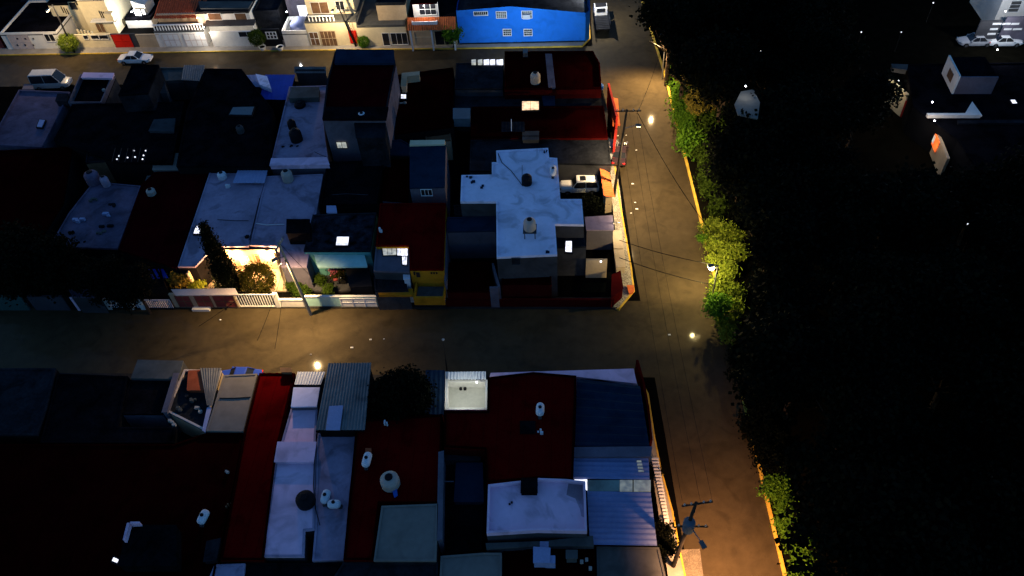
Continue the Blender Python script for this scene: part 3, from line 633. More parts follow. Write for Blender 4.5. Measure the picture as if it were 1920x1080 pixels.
# black roofs right of the pale blue pair
house('black roof with one long pipe south of the tower wing', [(613, 303), (720, 300), (706, 382), (600, 384)], 3.6, 'dark_roof', 'dark_wall', rim=.15)
cablerun('pale pipe along the black roof south of the tower wing', [(622, 366), (650, 364), (690, 366)], 3.4, .05, 'grey_wall', 'roof_pipe')
house('mottled black roof over the turquoise facade', [(586, 402), (706, 398), (694, 470), (569, 470)], 3.9, 'mottled_roof', 'turquoise_wall', rim=.12, rimm='slate_roof')
skylight('glaring white square skylight on the mottled black roof', [(632, 444), (654, 444), (652, 459), (630, 459)], 3.8, 'lit_white')
block('pale folded sheet on the mottled black roof', [(613, 386), (629, 386), (631, 398), (613, 398)], 4.1, 3.7, 'skylight_pale', 'folded_sheet', 'sheet')
block('black box bridging the mottled black roof and the pale blue roof', [(538, 411), (580, 411), (580, 437), (537, 437)], 5.0, 3.0, 'dark_roof')

# ---- central block, south half
house('pale blue flat roof with sheet patch, left one of the two above the lit courtyard', [(395, 316), (504, 312), (487, 372), (466, 462), (402, 462), (366, 500), (333, 500)], 3.4, 'white_roof_darkened', 'dark_wall', rim=.06)
house('pale blue flat roof, right one of the two above the lit courtyard', [(500, 330), (606, 326), (575, 500), (527, 500), (524, 462), (468, 460), (488, 372)], 3.45, 'white_roof_darkened', 'lavender_wall', rim=.07)
sheet('pale corrugated patch at the north end of the left pale blue roof', [(448, 314), (503, 313), (496, 343), (436, 343)], 3.75, 'skylight_pale', .02, .35, 'patch_roof')
tank('cream tank standing between the two pale blue roofs', 541, 338, 3.4, 'plastic_cream', .62, 1.35)
tank('pale tank with black lid on the left pale blue roof', 418, 334, 3.35, 'plastic_white', .5, .8)
junk('white crate below the pale tank on the left pale blue roof', 428, 352, 3.35, 'plastic_white', .8, .5, .6, seed=11)
skylight('glaring white rounded skylight on the left pale blue roof', [(368, 423), (388, 423), (384, 437), (363, 437)], 3.35, 'lit_white')
cablerun('dark cable seam running down between the two pale blue roofs', [(487, 372), (478, 410), (468, 450)], 3.46, .04)
cablerun('dark crack line across the left pale blue roof', [(408, 412), (440, 414), (466, 414)], 3.37, .03)
cablerun('pale pipe lying across the right pale blue roof', [(480, 419), (500, 422), (533, 421)], 3.42, .05, 'plastic_white', 'roof_pipe')
junk('small bent metal lump at the south edge of the left pale blue roof', 461, 447, 3.35, 'plastic_black', .6, .4, .6, seed=2)
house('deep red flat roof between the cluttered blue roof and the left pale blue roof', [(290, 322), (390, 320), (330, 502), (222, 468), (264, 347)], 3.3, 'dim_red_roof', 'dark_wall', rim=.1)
tank('small cream tank at the north end of the deep red flat roof', 285, 364, 3.3, 'plastic_cream', .5, .7)
solo('lit_window', MB().add([(*P(230, 467, 2.2), 2.2), (*P(250, 467, 2.2), 2.2), (*P(262, 487, .9), .9), (*P(243, 482, 1.2), 1.2)], [(0, 1, 2, 3)]).v and MB().box(P(232, 478, 2)[0], P(258, 478, 2)[0], P(245, 478, 2)[1], P(245, 478, 2)[1]+.1, 1.2, 2.4), 'lit_soft', 'soft grey-lit window left of the small blue tarpaulin', 'window', (*P(232, 478, 2), 1.2))
sheet('small blue tarpaulin left of the lit courtyard', [(277, 505), (306, 504), (316, 521), (286, 523)], 2.3, 'tarp_blue', .01, .5, 'tarpaulin')
house('cluttered dark blue roof on the left of the central block', [(175, 340), (264, 348), (220, 466), (92, 462), (128, 400)], 3.3, 'white_roof_dim', 'dark_wall', rim=.1)
for i, (a, b, w, l) in enumerate(((147, 415, 1.2, 'pale box'), (205, 404, 1.4, 'long pale board'), (200, 423, 1.3, 'dark long board'), (188, 438, .8, 'grey pile'), (135, 440, .6, 'dark bucket pile'), (175, 377, .9, 'grey sack pile'), (212, 386, .8, 'dark sack pile'))):
    junk(l+' on the cluttered dark blue roof', a, b, 3.2, ('skylight_pale', 'skylight_pale', 'slate_roof', 'grey_roof', 'dark_roof', 'grey_roof', 'slate_roof')[i], w, .6, .35, seed=20+i)
tank('big dim tank at the north-west corner of the cluttered dark blue roof', 178, 342, 3.2, 'white_roof_dim', .8, 1.5)
tank('slim dim tank at the north edge of the cluttered dark blue roof', 201, 348, 3.2, 'white_roof_darkened', .45, 1.3)
house('black low house behind the barred fence left of the lit courtyard', [(120, 490), (300, 500), (310, 535), (190, 545)], 2.4, 'dark_roof', 'dark_wall', rim=.1)
house('pale sloped porch roof behind the grey wall at the lower left', [(128, 543), (176, 541), (186, 557), (135, 556)], 2.5, 'white_roof_dim', 'grey_wall', rim=.05)
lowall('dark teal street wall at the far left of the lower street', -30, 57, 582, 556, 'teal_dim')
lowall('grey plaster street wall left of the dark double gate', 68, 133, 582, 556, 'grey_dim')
t = lowall('dark double gate with one pale post on the lower street', 134, 200, 581, 556, 'dark_wall', name='double_gate', cat='gate')
part('post', MB().box(V(150, 581, t['_Y'])[0]-.12, V(150, 581, t['_Y'])[0]+.12, t['_Y']-.12, t['_Y']-.045, 0, t['_hh']), 'lavender_roof', t)
fence('barred fence with white pillars left of the maroon gates', 206, 326, 580, 563, 'plastic_white', .2, posts=(208, 250, 270), kick=.2, km='dark_wall')
t = lowall('maroon gated street front of the lit courtyard', 330, 450, 578, 552, 'beige_wall')
for a, b, m in ((338, 364, 'maroon_paint'), (374, 402, 'red_wall'), (408, 446, 'maroon_paint')): panelgate(t, t['_Y'], a, b, 554, 575, 'maroon_paint', 2, fm='brown_wood')
block('flat pinkish slab over the maroon gates', [(322, 543), (440, 541), (446, 552), (330, 553)], 2.6, 2.42, 'pink_paint', 'gate_canopy', 'canopy')
x, y = P(379, 580); solo('step', MB().box(x-.9, x+.9, y-.3, y+.2, .0, .3), 'white_wall', 'small white ramp step before the maroon gates', 'step', (x, y, 0))
fence('white balustrade fence right of the maroon gates', 452, 524, 577, 553, 'white_paint', .26, posts=(524,), pm='white_wall', kick=.25)
lowall('white low wall at the foot of the leaning lower-street pole', 526, 572, 577, 562, 'white_wall')
t = lowall('turquoise and white street fence under the turquoise facade', 578, 712, 576, 556, 'turquoise_fence', cap='white_wall')
panelgate(t, t['_Y'], 642, 708, 559, 575, 'white_paint', 3)
# lit courtyard
t = T('courtyard', 'courtyard glowing orange behind the maroon gates', 'courtyard', (*P(450, 520), 0))
part('floor', MB().prism([P(366, 545, .2), P(540, 545, .2), P(530, 500, .2), P(390, 500, .2)], .0, .2), 'tan_floor', t)
Yc = P(460, 462, 3.2)[1]-.3
part('back_wall', MB().box(P(410, 500, .2)[0], P(530, 500, .2)[0], Yc-.1, Yc, .2, 3.1), 'beige_wall', t)
a, b = P(366, 545, .2), P(390, 500, .2); part('side_wall', MB().prism([a, (a[0]+.15, a[1]), (b[0]+.15, Yc-.11), (b[0], Yc-.11)], .2, 2.8), 'cream_wall', t)
a, b = P(536, 545, .2), P(526, 500, .2); part('side_wall', MB().prism([a, (a[0]+.15, a[1]), (b[0]+.15, Yc-.11), (b[0], Yc-.11)], .2, 2.6), 'cream_wall', t)
window_w(t, Yc-.12, P(490, 500, .2)[0], P(498, 500, .2)[0], .2, 2.4, 'brown_wood', 'beige_wall', (1, 1), nm='door')
window_w(t, Yc-.12, P(460, 500, .2)[0], P(476, 500, .2)[0], 1.0, 2.2, 'lit_warm', 'white_paint', (2, 2))
for i, (a, b) in enumerate(((428, 461), (440, 461), (452, 461), (505, 461))):
    p = (P(a, b, 2.9)[0], Yc-.45, 2.75); o = solo('bulb', MB().lathe(p, [(.04, 0), (.11, .08), (.11, .16), (.04, .24)], 10), 'bulb_warm', ['leftmost', 'second', 'third', 'rightmost'][i]+' warm bulb under the courtyard eave', 'lamp', p)
# turquoise house terrace
Yt = P(640, 500, 2.6)[1]
t = T('terrace', 'paved terrace with motorbike and flowers before the turquoise facade', 'terrace', (*P(640, 540), 0))
part('floor', MB().prism([P(560, 545, .25), P(712, 545, .25), P(704, 508, .25), P(575, 508, .25)], 0, .25), 'grey_wall', t)
block('dark carport roof right of the terrace flowers', [(648, 500), (690, 499), (697, 536), (656, 538)], 2.2, .3, 'black_paint', 'carport', 'carport')
block('turquoise canopy slab under the mottled black roof', [(590, 478), (682, 476), (688, 499), (596, 500)], 3.3, 3.05, 'turquoise_fence', 'canopy', 'canopy')
# grey glazed roof
t = house('grey roof with glowing glass corner left of the yellow balcony house', [(704, 462), (767, 460), (768, 510), (700, 508)], 4.0, 'lavender_wall', 'grey_wall', rim=.08)
for i, poly in enumerate(([(717, 465), (743, 464), (743, 477), (719, 478)], [(745, 464), (764, 463), (764, 479), (745, 478)], [(754, 481), (763, 481), (762, 496), (755, 495)])): skylight(['left', 'right', 'lower'][i]+' pane of the glowing glass corner on the grey roof', poly, 3.92, 'lit_soft' if i == 0 else 'lit_white', 'grey_wall', bars=2, hgt=.12)
house('dark grey lower roof below the glowing glass corner', [(700, 510), (756, 508), (766, 544), (702, 545)], 2.9, 'slate_roof', 'grey_wall', rim=.1)
block('white box pillar left of the yellow balcony house', [(756, 506), (767, 506), (768, 523), (757, 523)], 3.6, 0, 'plastic_white', 'pillar', 'pillar')
t = T('slab_canopy', 'yellow edged slab canopy over the street left of the balcony', 'canopy', (*P(740, 550, 2.4), 0))
part('slab', MB().prism([P(708, 542, 2.6), P(774, 541, 2.6), P(776, 553, 2.6), P(710, 553, 2.6)], 2.3, 2.6), 'yellow_wall', t)
for a in (759,): x, y = P(a+2, 571); part('column', MB().box(x-.14, x+.14, y-.02, y+.24, 0, 2.29), 'cream_wall', t)
# balcony of the yellow house
Yy = P(800, 572)[1]; t = T('yellow_balcony', 'amber yellow balcony bay with grey floor beside the dark court', 'balcony', (V(805, 560, Yy)[0], Yy, 0))
Yf = P(800, 505, 4.5)[1]; Yy = P(800, 558, 2.7)[1]
x0, x1 = V(775, 560, Yy)[0], V(833, 560, Yy)[0]; zt = 2.7
part('front', MB().box(x0, x1, Yy, Yy+.18, 1.6, zt), 'yellow_wall', t)
part('floor', MB().box(x0, x1, Yy+.19, Yf-.02, 1.7, 2.05), 'grey_roof', t)
part('side_wall', MB().box(x0, x0+.15, Yy+.19, Yf-.02, 2.06, zt), 'yellow_wall', t); part('side_wall', MB().box(x1-.15, x1, Yy+.19, Yf-.02, 2.06, zt), 'yellow_wall', t)
yf = Yf-.02
for a in (774, 779, ): pass
solo('motif', MB().box(V(775, 510, yf)[0], V(778, 510, yf)[0], yf-.05, yf-.01, 3.75, 4.2).box(V(780, 512, yf)[0], V(787, 512, yf)[0], yf-.05, yf-.01, 3.45, 4.1), 'dark_glass', 'dark hook and square opening on the yellow house front', 'opening', (V(780, 512, yf)[0], yf, 4.5))
for k in range(3): solo('vent', MB().box(V(807+5*k, 509, yf)[0], V(810+5*k, 509, yf)[0], yf-.05, yf-.01, 3.9, 4.12), 'dark_glass', ['left', 'middle', 'right'][k]+' small dark vent hole on the yellow house front', 'vent', (V(808+5*k, 509, yf)[0], yf, 4.8), 'vent holes on the yellow front')
# bright white roof house
T1 = [(930, 282), (1028, 277), (1030, 295), (1045, 296), (1051, 373), (1091, 373), (1095, 421), (1041, 420), (1045, 477), (931, 482), (930, 378), (863, 378), (865, 328), (922, 327), (922, 304), (931, 304)]
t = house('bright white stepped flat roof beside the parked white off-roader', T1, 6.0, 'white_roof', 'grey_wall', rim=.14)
Yf = bbox_y(t); window(t, Yf, (960, 484, 975, 495), 'slate_roof', 'grey_wall', (1, 1))
tank('black barrel tank at the north of the bright white stepped roof', 988, 344, 5.9, 'plastic_black', .55, 1.1)
tank('grey water tank on a steel stand in the middle of the bright white stepped roof', 994, 441, 5.9, 'plastic_cream', .6, 1.2, stand=.8)
gastank('white gas tank by the east edge of the bright white stepped roof', 1037, 327, 5.9, 1.4, 88)
cablerun('black cable snaking over the bright white stepped roof to the black tank', [(934, 288), (941, 305), (958, 320), (972, 338), (980, 349)], 5.88, .035)
cablerun('thin antenna shadow wire beside the black tank on the bright white roof', [(979, 310), (979, 336)], 5.88, .02)
for i, (a, b) in enumerate(((876, 334), (886, 342), (903, 350), (1024, 286), (1029, 474))): junk(['tangled', 'small', 'leaning', 'corner', 'south edge'][i]+' dark scrap on the bright white stepped roof', a, b, 5.86, 'navy_roof', (.9, .6, .5, .4, .5)[i], .5, .25, seed=40+i)
house('slate side passage west of the bright white stepped roof', [(850, 384), (928, 382), (928, 404), (852, 404)], 3.4, 'slate_roof', 'grey_wall', rim=.1)
house('blue-grey coping terrace above the black court', [(838, 407), (929, 405), (929, 432), (838, 434)], 4.0, 'navy_roof', 'lavender_wall', rim=.08)
t = T('court_wall', 'tall pale party wall along the west of the black court', 'wall', (*P(836, 500, 2), 0))
a, b = P(838, 410, 4), P(838, 535, 3); part('wall_face', MB().prism([(a[0]-.2, a[1]), (a[0], a[1]), (b[0], b[1]), (b[0]-.2, b[1])], 0, 3.6), 'lavender_wall', t)
house('dark red low roof covering the south of the black court', [(842, 492), (918, 490), (918, 546), (838, 546)], 2.4, 'dark_red_roof', 'dark_red_wall', rim=.08)
t = T('step_wall', 'pale angular boundary wall stub below the bright white stepped roof', 'wall', (*P(930, 510, 3), 0))
a, b, c = P(924, 475, 4.4), P(938, 537, 3.0), P(918, 537, 3.0)
part('wall_face', MB().prism([(a[0]-.2, a[1]), a, b, (b[0]-.2, b[1])], 0, 3.0), 'lavender_wall', t); part('wall_return', MB().prism([(c[0], c[1]-.2), (b[0]-.21, b[1]-.2), (b[0]-.21, b[1]), c], 0, 3.0), 'lavender_wall', t)
house('dark red roof directly below the front of the bright white stepped roof', [(942, 503), (1034, 500), (1034, 532), (940, 532)], 3.0, 'dark_red_roof', 'dark_red_wall', rim=.08)
t = house('charcoal roof with two glaring skylights beside the bright white stepped roof', [(1041, 421), (1094, 422), (1099, 462), (1044, 463)], 4.2, 'slate_roof', 'grey_wall', rim=.08)
skylight('upper glaring skylight on the charcoal roof', [(1063, 424), (1074, 424), (1074, 433), (1062, 433)], 4.12, 'lit_white', bars=1)
skylight('lower larger glaring skylight below the charcoal roof', [(1061, 452), (1072, 452), (1072, 472), (1060, 471)], 4.12, 'lit_white', bars=0)
block('lavender garage slab east of the bright white stepped roof', [(1097, 407), (1148, 404), (1150, 431), (1100, 431)], 2.9, 0, 'lavender_wall', 'garage', 'garage', top='white_roof_darkened')
lowall('low dark red boundary wall along the corner of the lower street', 838, 1150, 577, 562, 'dark_red_wall')
# garden on the corner
t = T('garden_wall', 'pale mottled garden wall lit inside the corner yard', 'wall', (*P(1115, 520), 0)); a, b = P(1098, 525), P(1137, 525)
part('wall_face', MB().box(a[0], b[0], a[1]+.3, a[1]+.5, 0, 2.6), 'beige_wall', t)
part('lawn', MB().prism([P(1085, 548, .05), P(1135, 548, .05), P(1137, 530, .05), P(1093, 530, .05)], 0, .05), 'leaf_dark', t)
lamp_garden = (P(1118, 545)[0], P(1118, 545)[1], 2.6)
for i, (a, b, c) in enumerate(((1148, 432, 465), (1152, 468, 500))): block(['upper', 'lower'][i]+' long beige planter slab beside the speckled pavement', [(a, b), (a+17, b), (a+20, c), (a+4, c)], 1.1, 0, 'tan_floor', 'planter_slab', 'planter')
block('dark red corner wall slab at the orange kerb corner', [(1148, 515), (1163, 508), (1168, 540), (1146, 560)], 1.6, 0, 'dark_red_wall', 'corner_wall', 'wall')
block('orange painted planter at the kerb corner', [(1176, 535), (1188, 535), (1188, 546), (1180, 549)], .5, .14, 'orange_tile', 'corner_planter', 'planter')
# east street front
X0 = P(1150, 300)[0]-.5
t = T('red_facade', 'bright red-orange street facade along the side street', 'facade', (*P(1148, 270), 0))
mb = MB(); A = P(1139, 200, 3.6); B = P(1146, 276, 3.0)
for p, q, h1, h2 in ((P(1141, 198), P(1156, 268), 3.9, 3.3), (P(1155, 275), P(1152, 302), 2.6, 2.6)):
    mb.prism([(p[0]-.25, p[1]), (p[0], p[1]), (q[0], q[1]), (q[0]-.25, q[1])], .1, [h1, h1, h2, h2] if p[1] > q[1] else h1)
    part('wall_face', mb, 'red_wall', t); mb = MB()
p, q = P(1157, 213), P(1161, 262)
part('awning', MB().prism([(p[0]-.9, p[1]), (p[0], p[1]), (q[0], q[1]), (q[0]-.9, q[1])], 2.0, [2.5, 2.2, 2.2, 2.5]), 'orange_tile', t)
t = T('orange_gate_roof', 'orange tiled roof over the gate behind the white off-roader', 'roof', (*P(1140, 345), 0))
pl = [P(1124, 313, 2.6), P(1140, 313, 2.3), P(1153, 370, 2.3), P(1132, 370, 2.6)]
part('tiles', corr([pl[0], pl[3], pl[2], pl[1]], 2.5, .04, .3, 0, zf=[2.8, 2.8, 2.3, 2.3]), 'orange_tile', t)
part('wall_face', MB().prism(inset(pl, .25), 0, 2.2, ), 'beige_wall', t)
block('dark red brick court floor slab left of the orange tiled roof', [(1050, 310), (1122, 310), (1128, 322), (1050, 322)], .3, 0, 'dark_red_wall', 'court_slab', 'slab')
# small fittings visible at the street kerbs

# ---- lower block
house('very dark blue roof at the left edge of the lower block', [(-20, 690), (105, 690), (88, 762), (70, 815), (-60, 815)], 3.3, 'slate_roof', 'dark_wall', rim=.12)
house('black roofs between the dark blue roof and the pale grey street canopy', [(108, 700), (240, 705), (222, 800), (330, 800), (326, 830), (75, 830)], 3.2, 'dark_roof', 'dark_wall', rim=.1)
t = T('glow_ledge', 'thin ledge given a faint glow among the black roofs of the lower block', 'ledge', (*P(195, 732, 1), 0))
part('ledge', MB().prism([P(173, 730, 1.2), P(212, 730, 1.2), P(216, 734, 1.2), P(173, 734, 1.2)], .9, 1.2), 'lit_dim', t)  # the ledge is no lamp; its light is painted as emission
house('pale grey street canopy at the north-west of the lower block', [(258, 674), (344, 676), (335, 711), (245, 709)], 3.3, 'grey_roof', 'grey_wall', rim=0)
house('blue-black roof below the pale grey street canopy', [(243, 713), (328, 715), (304, 776), (225, 776)], 3.0, 'dark_roof', 'lavender_wall', rim=.12)
block('slanting pale ridge wall beside the blue-black roof', [(326, 700), (335, 700), (312, 772), (304, 772)], 3.5, 0, 'lavender_wall', 'ridge_wall', 'wall')
house('mottled grey terrace with red tiled inset near the street', [(345, 692), (415, 694), (382, 806), (310, 770)], 3.1, 'slate_roof', 'beige_wall', rim=.2, rimm='pink_paint')
block('dark red tiled inset roof on the mottled grey terrace', [(354, 695), (392, 694), (386, 731), (351, 731)], 3.35, 2.9, 'brick_tile', 'tiled_inset', 'roof')
sheet('narrow ribbed pale strip roof at the street end of the mottled grey terrace', [(375, 690), (415, 690), (398, 760), (388, 760)], 3.5, 'metal_sheet', .03, .25, 'strip_roof')
block('bright slanted gutter piece between the mottled terrace and the pale roof', [(389, 765), (395, 765), (384, 808), (380, 806)], 3.4, 3.0, 'skylight_pale', 'gutter', 'gutter')
for i, (a, b) in enumerate(((362, 752), (352, 745), (372, 770), (340, 768), (325, 796))): junk(['first', 'second', 'third', 'fourth', 'fifth'][i]+' small dim pot or bundle on the mottled grey terrace counted from the north', a, b, 2.95, ('grey_roof', 'slate_roof', 'plastic_cream', 'grey_roof', 'plastic_cream')[i], .6, .5, .4, seed=60+i)
house('warm grey flat roof with one seam between terrace and deep red strip roof', [(419, 703), (483, 700), (456, 809), (386, 808)], 3.4, 'teal_roof', 'grey_wall', rim=.05)
cablerun('raised seam across the warm grey flat roof', [(412, 747), (440, 747), (470, 745)], 3.37, .05, 'slate_roof', 'roof_seam')
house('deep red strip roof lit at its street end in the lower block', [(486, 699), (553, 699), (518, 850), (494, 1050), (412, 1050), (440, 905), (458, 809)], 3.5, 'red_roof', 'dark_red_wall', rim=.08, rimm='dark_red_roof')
block('folding iron frame on the street edge of the deep red strip roof', [(526, 690), (545, 690), (546, 697), (527, 697)], 3.9, 3.4, 'brown_wood', 'iron_frame', 'frame')
house('wide dark red roofs filling the lower left corner', [(-150, 832), (326, 832), (385, 812), (455, 812), (438, 905), (408, 1050), (395, 1110), (-200, 1110)], 3.2, 'dark_red_roof', 'dark_wall', rim=.1)
block('small blue-black shed with a pale L shaped edge in the lower left corner', [(240, 985), (330, 985), (330, 1060), (222, 1060)], 4.3, 3.1, 'dark_roof')
t = T('edge_wall', 'pale L shaped wall edge catching light in the lower left corner', 'wall', (*P(240, 985, 4.6), 4.3))
part('wall_face', MB().prism([P(238, 980, 4.8), P(243, 980, 4.8), P(234, 1012, 4.8), P(230, 1012, 4.8)], 4.3, 4.8), 'lavender_roof', t); part('wall_return', MB().prism([P(244, 978, 4.8), P(262, 978, 4.8), P(262, 981, 4.8), P(244, 982, 4.8)], 4.3, 4.8), 'lavender_roof', t)
skylight('tiny glaring lamp window at the bottom left of the photograph', [(213, 1045), (222, 1049), (219, 1055), (210, 1051)], 3.2, 'lit_white')
gastank('blue-white gas tank on the wide dark red roofs', 385, 975, 3.15, 1.2, 80)
junk('dim pinkish cap on the wide dark red roofs above the gas tank', 423, 884, 3.15, 'plastic_cream', .5, .4, .3, seed=70)
junk('dim brown vent stub on the wide dark red roofs right of the gas tank', 431, 950, 3.15, 'brown_wood', .4, .4, .4, seed=71)
block('grey dusty vent block at the bottom of the wide dark red roofs', [(388, 1015), (412, 1010), (404, 1050), (382, 1052)], 3.7, 3.1, 'slate_roof')
house('pale blue roof corner at the bottom edge left of the long white roof', [(402, 1058), (460, 1056), (455, 1110), (380, 1110)], 3.2, 'white_roof_darkened', 'grey_wall', rim=.08)
# white strip
sheet('cream lit ribbed awning at the street end of the long pale strip roof', [(558, 697), (610, 697), (601, 721), (552, 721)], 3.5, 'white_paint', .03, .25, 'ribbed_awning', support='grey_wall')
house('blue-white raised block behind the cream ribbed awning', [(550, 726), (600, 726), (594, 762), (545, 763)], 3.9, 'white_roof', 'lavender_wall', rim=0)
house('long pale strip roof with step and black drum in the lower block', [(545, 766), (596, 764), (592, 815), (590, 993), (572, 995), (570, 1044), (490, 1044), (516, 868)], 3.4, 'lavender_roof', 'grey_wall', rim=.06, rimm='white_roof_darkened')
block('raised step slab across the long pale strip roof', [(521, 829), (592, 829), (587, 866), (515, 865)], 3.75, 3.3, 'lavender_roof', 'roof_step', 'slab')
tank('black round drum between the two pale roofs of the lower block', 575, 942, 3.35, 'plastic_black', .75, .9)
cablerun('black cable trailing past the black round drum', [(597, 800), (590, 862), (588, 910), (592, 955), (600, 985)], 3.45, .035)
house('second pale roof carrying two white gas cylinders right of the black drum', [(594, 812), (668, 808), (655, 925), (644, 1050), (585, 1052), (590, 995)], 3.35, 'white_roof_darkened', 'grey_wall', rim=.08)
gastank('upright white gas tank on the second pale roof', 613, 937, 3.3, 1.15, 85)
gastank('white gas tank lying crossways on the second pale roof', 629, 951, 3.3, 1.05, 0)
sheet('tall ribbed silver-grey roof beside the big dark tree', [(616, 681), (696, 680), (684, 806), (592, 806)], 4.6, 'metal_sheet', .035, .24, 'ribbed_roof', support='dark_wall')
block('pale lilac panel laid on the ribbed silver-grey roof', [(618, 762), (642, 761), (636, 805), (612, 805)], 4.8, 4.66, 'skylight_pale', 'roof_panel', 'panel')
sheet('navy sheet strip right of the big dark tree', [(798, 694), (834, 694), (832, 778), (796, 776)], 3.2, 'navy_roof', .02, .4, 'navy_strip_roof', support='dark_wall')
# lit yard
t = T('lit_yard', 'glowing white walled yard with corrugated white sheet top', 'yard', (*P(873, 730), 0))
pl = [P(836, 697, 2.6), P(912, 697, 2.6), P(912, 768, 2.6), P(834, 768, 2.6)]
part('floor', MB().prism([P(838, 715, 1.6), P(911, 715, 1.6), P(911, 764, 1.6), P(836, 764, 1.6)], 1.4, 1.6), 'cream_floor', t)
q = inset(pl, 0)
for a, b, c, d in ((834, 697, 839, 768), (909, 712, 913, 768)): part('side_wall', MB().prism([P(a+1, b, 2.6), P(c+1, b, 2.6), P(c, d, 2.6), P(a, d, 2.6)], 0, 2.6), 'white_wall', t)
part('south_wall', MB().prism([P(840, 764, 2.6), P(908.5, 764, 2.6), P(908.5, 768, 2.6), P(839.5, 768, 2.6)], 0, 2.6), 'white_wall', t)
part('sheet_top', corr([P(840, 698, 2.7), P(911, 697, 2.7), P(911, 712, 2.7), P(839, 712, 2.7)], 2.75, .04, .28, 0), 'white_paint', t)
part('inner_wall', MB().prism([P(840, 713, 2.5), P(909, 713, 2.5), P(909, 716, 2.5), P(840, 716, 2.5)], 1.61, 2.5), 'white_wall', t)
for i, a in enumerate((864, 872)): solo('round_vent', MB().lathe((*P(a, 730, 1.6), 1.62), [(.14, 0), (.14, .16), (.04, .18)], 10), 'black_paint', ['left', 'right'][i]+' of two black round fittings in the glowing white yard', 'vent', (*P(a, 730, 1.6), 1.62))
yard_c = P(873, 740)
# red roofs
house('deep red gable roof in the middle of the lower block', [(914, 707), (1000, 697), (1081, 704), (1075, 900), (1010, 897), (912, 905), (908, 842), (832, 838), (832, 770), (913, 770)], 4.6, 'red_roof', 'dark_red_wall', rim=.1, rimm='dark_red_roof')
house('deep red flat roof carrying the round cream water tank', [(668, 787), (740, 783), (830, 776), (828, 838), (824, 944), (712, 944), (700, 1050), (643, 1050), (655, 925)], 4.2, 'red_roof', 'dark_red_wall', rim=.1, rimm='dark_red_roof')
tank('cream round water tank on the deep red flat roof', 733, 908, 4.15, 'plastic_cream', .75, 1.1)
block('bright blue plastic wedge leaning by the cream round water tank', [(734, 912), (742, 910), (744, 928), (740, 931)], 4.35, 4.12, 'plastic_blue', 'plastic_wedge', 'panel')
gastank('white gas tank at the west of the deep red flat roof', 690, 868, 4.15, 1.3, 86)
block('pinkish base plate above the white gas tank on the deep red flat roof', [(686, 841), (695, 841), (695, 850), (686, 850)], 4.3, 4.1, 'brick_tile', 'base_plate', 'plate')
junk('tiny white pipe stub on the north end of the deep red flat roof', 725, 796, 4.15, 'plastic_white', .3, .5, .5, seed=77)
gastank('white gas tank with dark valves on the deep red gable roof', 1013, 774, 4.55, 1.2, 88)
junk('grey round vent below the gas tank on the deep red gable roof', 1012, 810, 4.5, 'plastic_white', .5, .4, .3, seed=78)
block('faint black square patch on the deep red gable roof', [(976, 790), (1003, 790), (1003, 812), (976, 812)], 4.56, 4.45, 'dark_roof', 'roof_hatch', 'hatch')
# white wedge wall + navy roof
t = T('corner_house', 'corner house with navy ribbed roof and bright wedge shaped north parapet', 'house', (*P(1140, 780), 0))
pl = [P(1084, 706, 3.8), P(1128, 708, 3.8), P(1200, 722, 3.8), P(1222, 838, 3.8), P(1076, 840, 3.8)]
part('wall', MB().prism(inset(pl, .1), 0, 3.6, top=False), 'dark_wall', t)
part('ribbed_roof', corr([P(1078, 836, 3.8), P(1082, 709, 3.8), P(1200, 723, 3.8), P(1218, 838, 3.8)], 3.8, .06, .85, 0), 'navy_roof', t)
a = [P(920, 699, 3.3), P(1188, 691, 3.3), P(1194, 719, 3.3), P(1080, 706, 3.3), P(998, 700, 3.3), P(918, 706, 3.3)]
part('wedge_parapet', MB().prism(a, 0, 3.3), 'lavender_roof', t)
t['_'] = 0; del t['_']
block('lilac strip parapet between navy and blue ribbed roofs', [(1074, 839), (1222, 838), (1219, 855), (1075, 855)], 3.9, 0, 'lilac_strip', 'strip_parapet', 'parapet')
sheet('upper band of the bright blue ribbed roof with torn streaks', [(1076, 856), (1074, 897), (1218, 899), (1216, 857)], 3.5, 'blue_sheet', .04, .42, 'ribbed_roof', support='dark_wall')
sheet('main field of bright blue ribbed roof at the lower right of the block', [(1101, 921), (1106, 1021), (1232, 1023), (1220, 923)], 3.5, 'blue_sheet', .04, .42, 'ribbed_roof', support='dark_wall')
t = T('translucent_strip', 'pale translucent strip across the bright blue ribbed roof', 'skylight', (*P(1150, 910, 3.5), 3.3))
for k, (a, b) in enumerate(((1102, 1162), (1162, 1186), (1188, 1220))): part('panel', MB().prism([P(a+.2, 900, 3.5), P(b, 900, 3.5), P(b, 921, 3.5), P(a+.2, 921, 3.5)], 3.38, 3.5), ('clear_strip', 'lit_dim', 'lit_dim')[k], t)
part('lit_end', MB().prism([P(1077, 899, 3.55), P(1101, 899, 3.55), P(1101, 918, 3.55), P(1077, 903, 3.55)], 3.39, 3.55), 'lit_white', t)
for k in range(4): solo('painted_glint', MB().prism([P(1194+k, 863+k*6, 3.62), P(1202+k*1.5, 863+k*6, 3.62), P(1203+k*1.5, 866+k*6, 3.62), P(1194+k, 866+k*6, 3.62)], 3.55, 3.62), 'lit_dim', ['top', 'second', 'third', 'bottom'][k]+' of four short painted glints on the upper blue ribbed band', 'glint', (*P(1198, 865+k*6, 3.6), 3.55))  # glints painted as faintly glowing slabs on the sheet
# louvre fence
t = T('louvre_fence', 'white louvred fence strips along the side street by the blue ribbed roof', 'fence', (*P(1238, 915), 0))
for k in range(19):
    f = k/18; px = 1222+24*f; py = 861+115*f; a = P(px, py, 2.0); b = P(px+13-4*f, py, 2.0)
    part('slat', MB().prism([a, b, (b[0], b[1]+.13), (a[0], a[1]+.13)], 1.2, 2.0), 'white_paint', t)
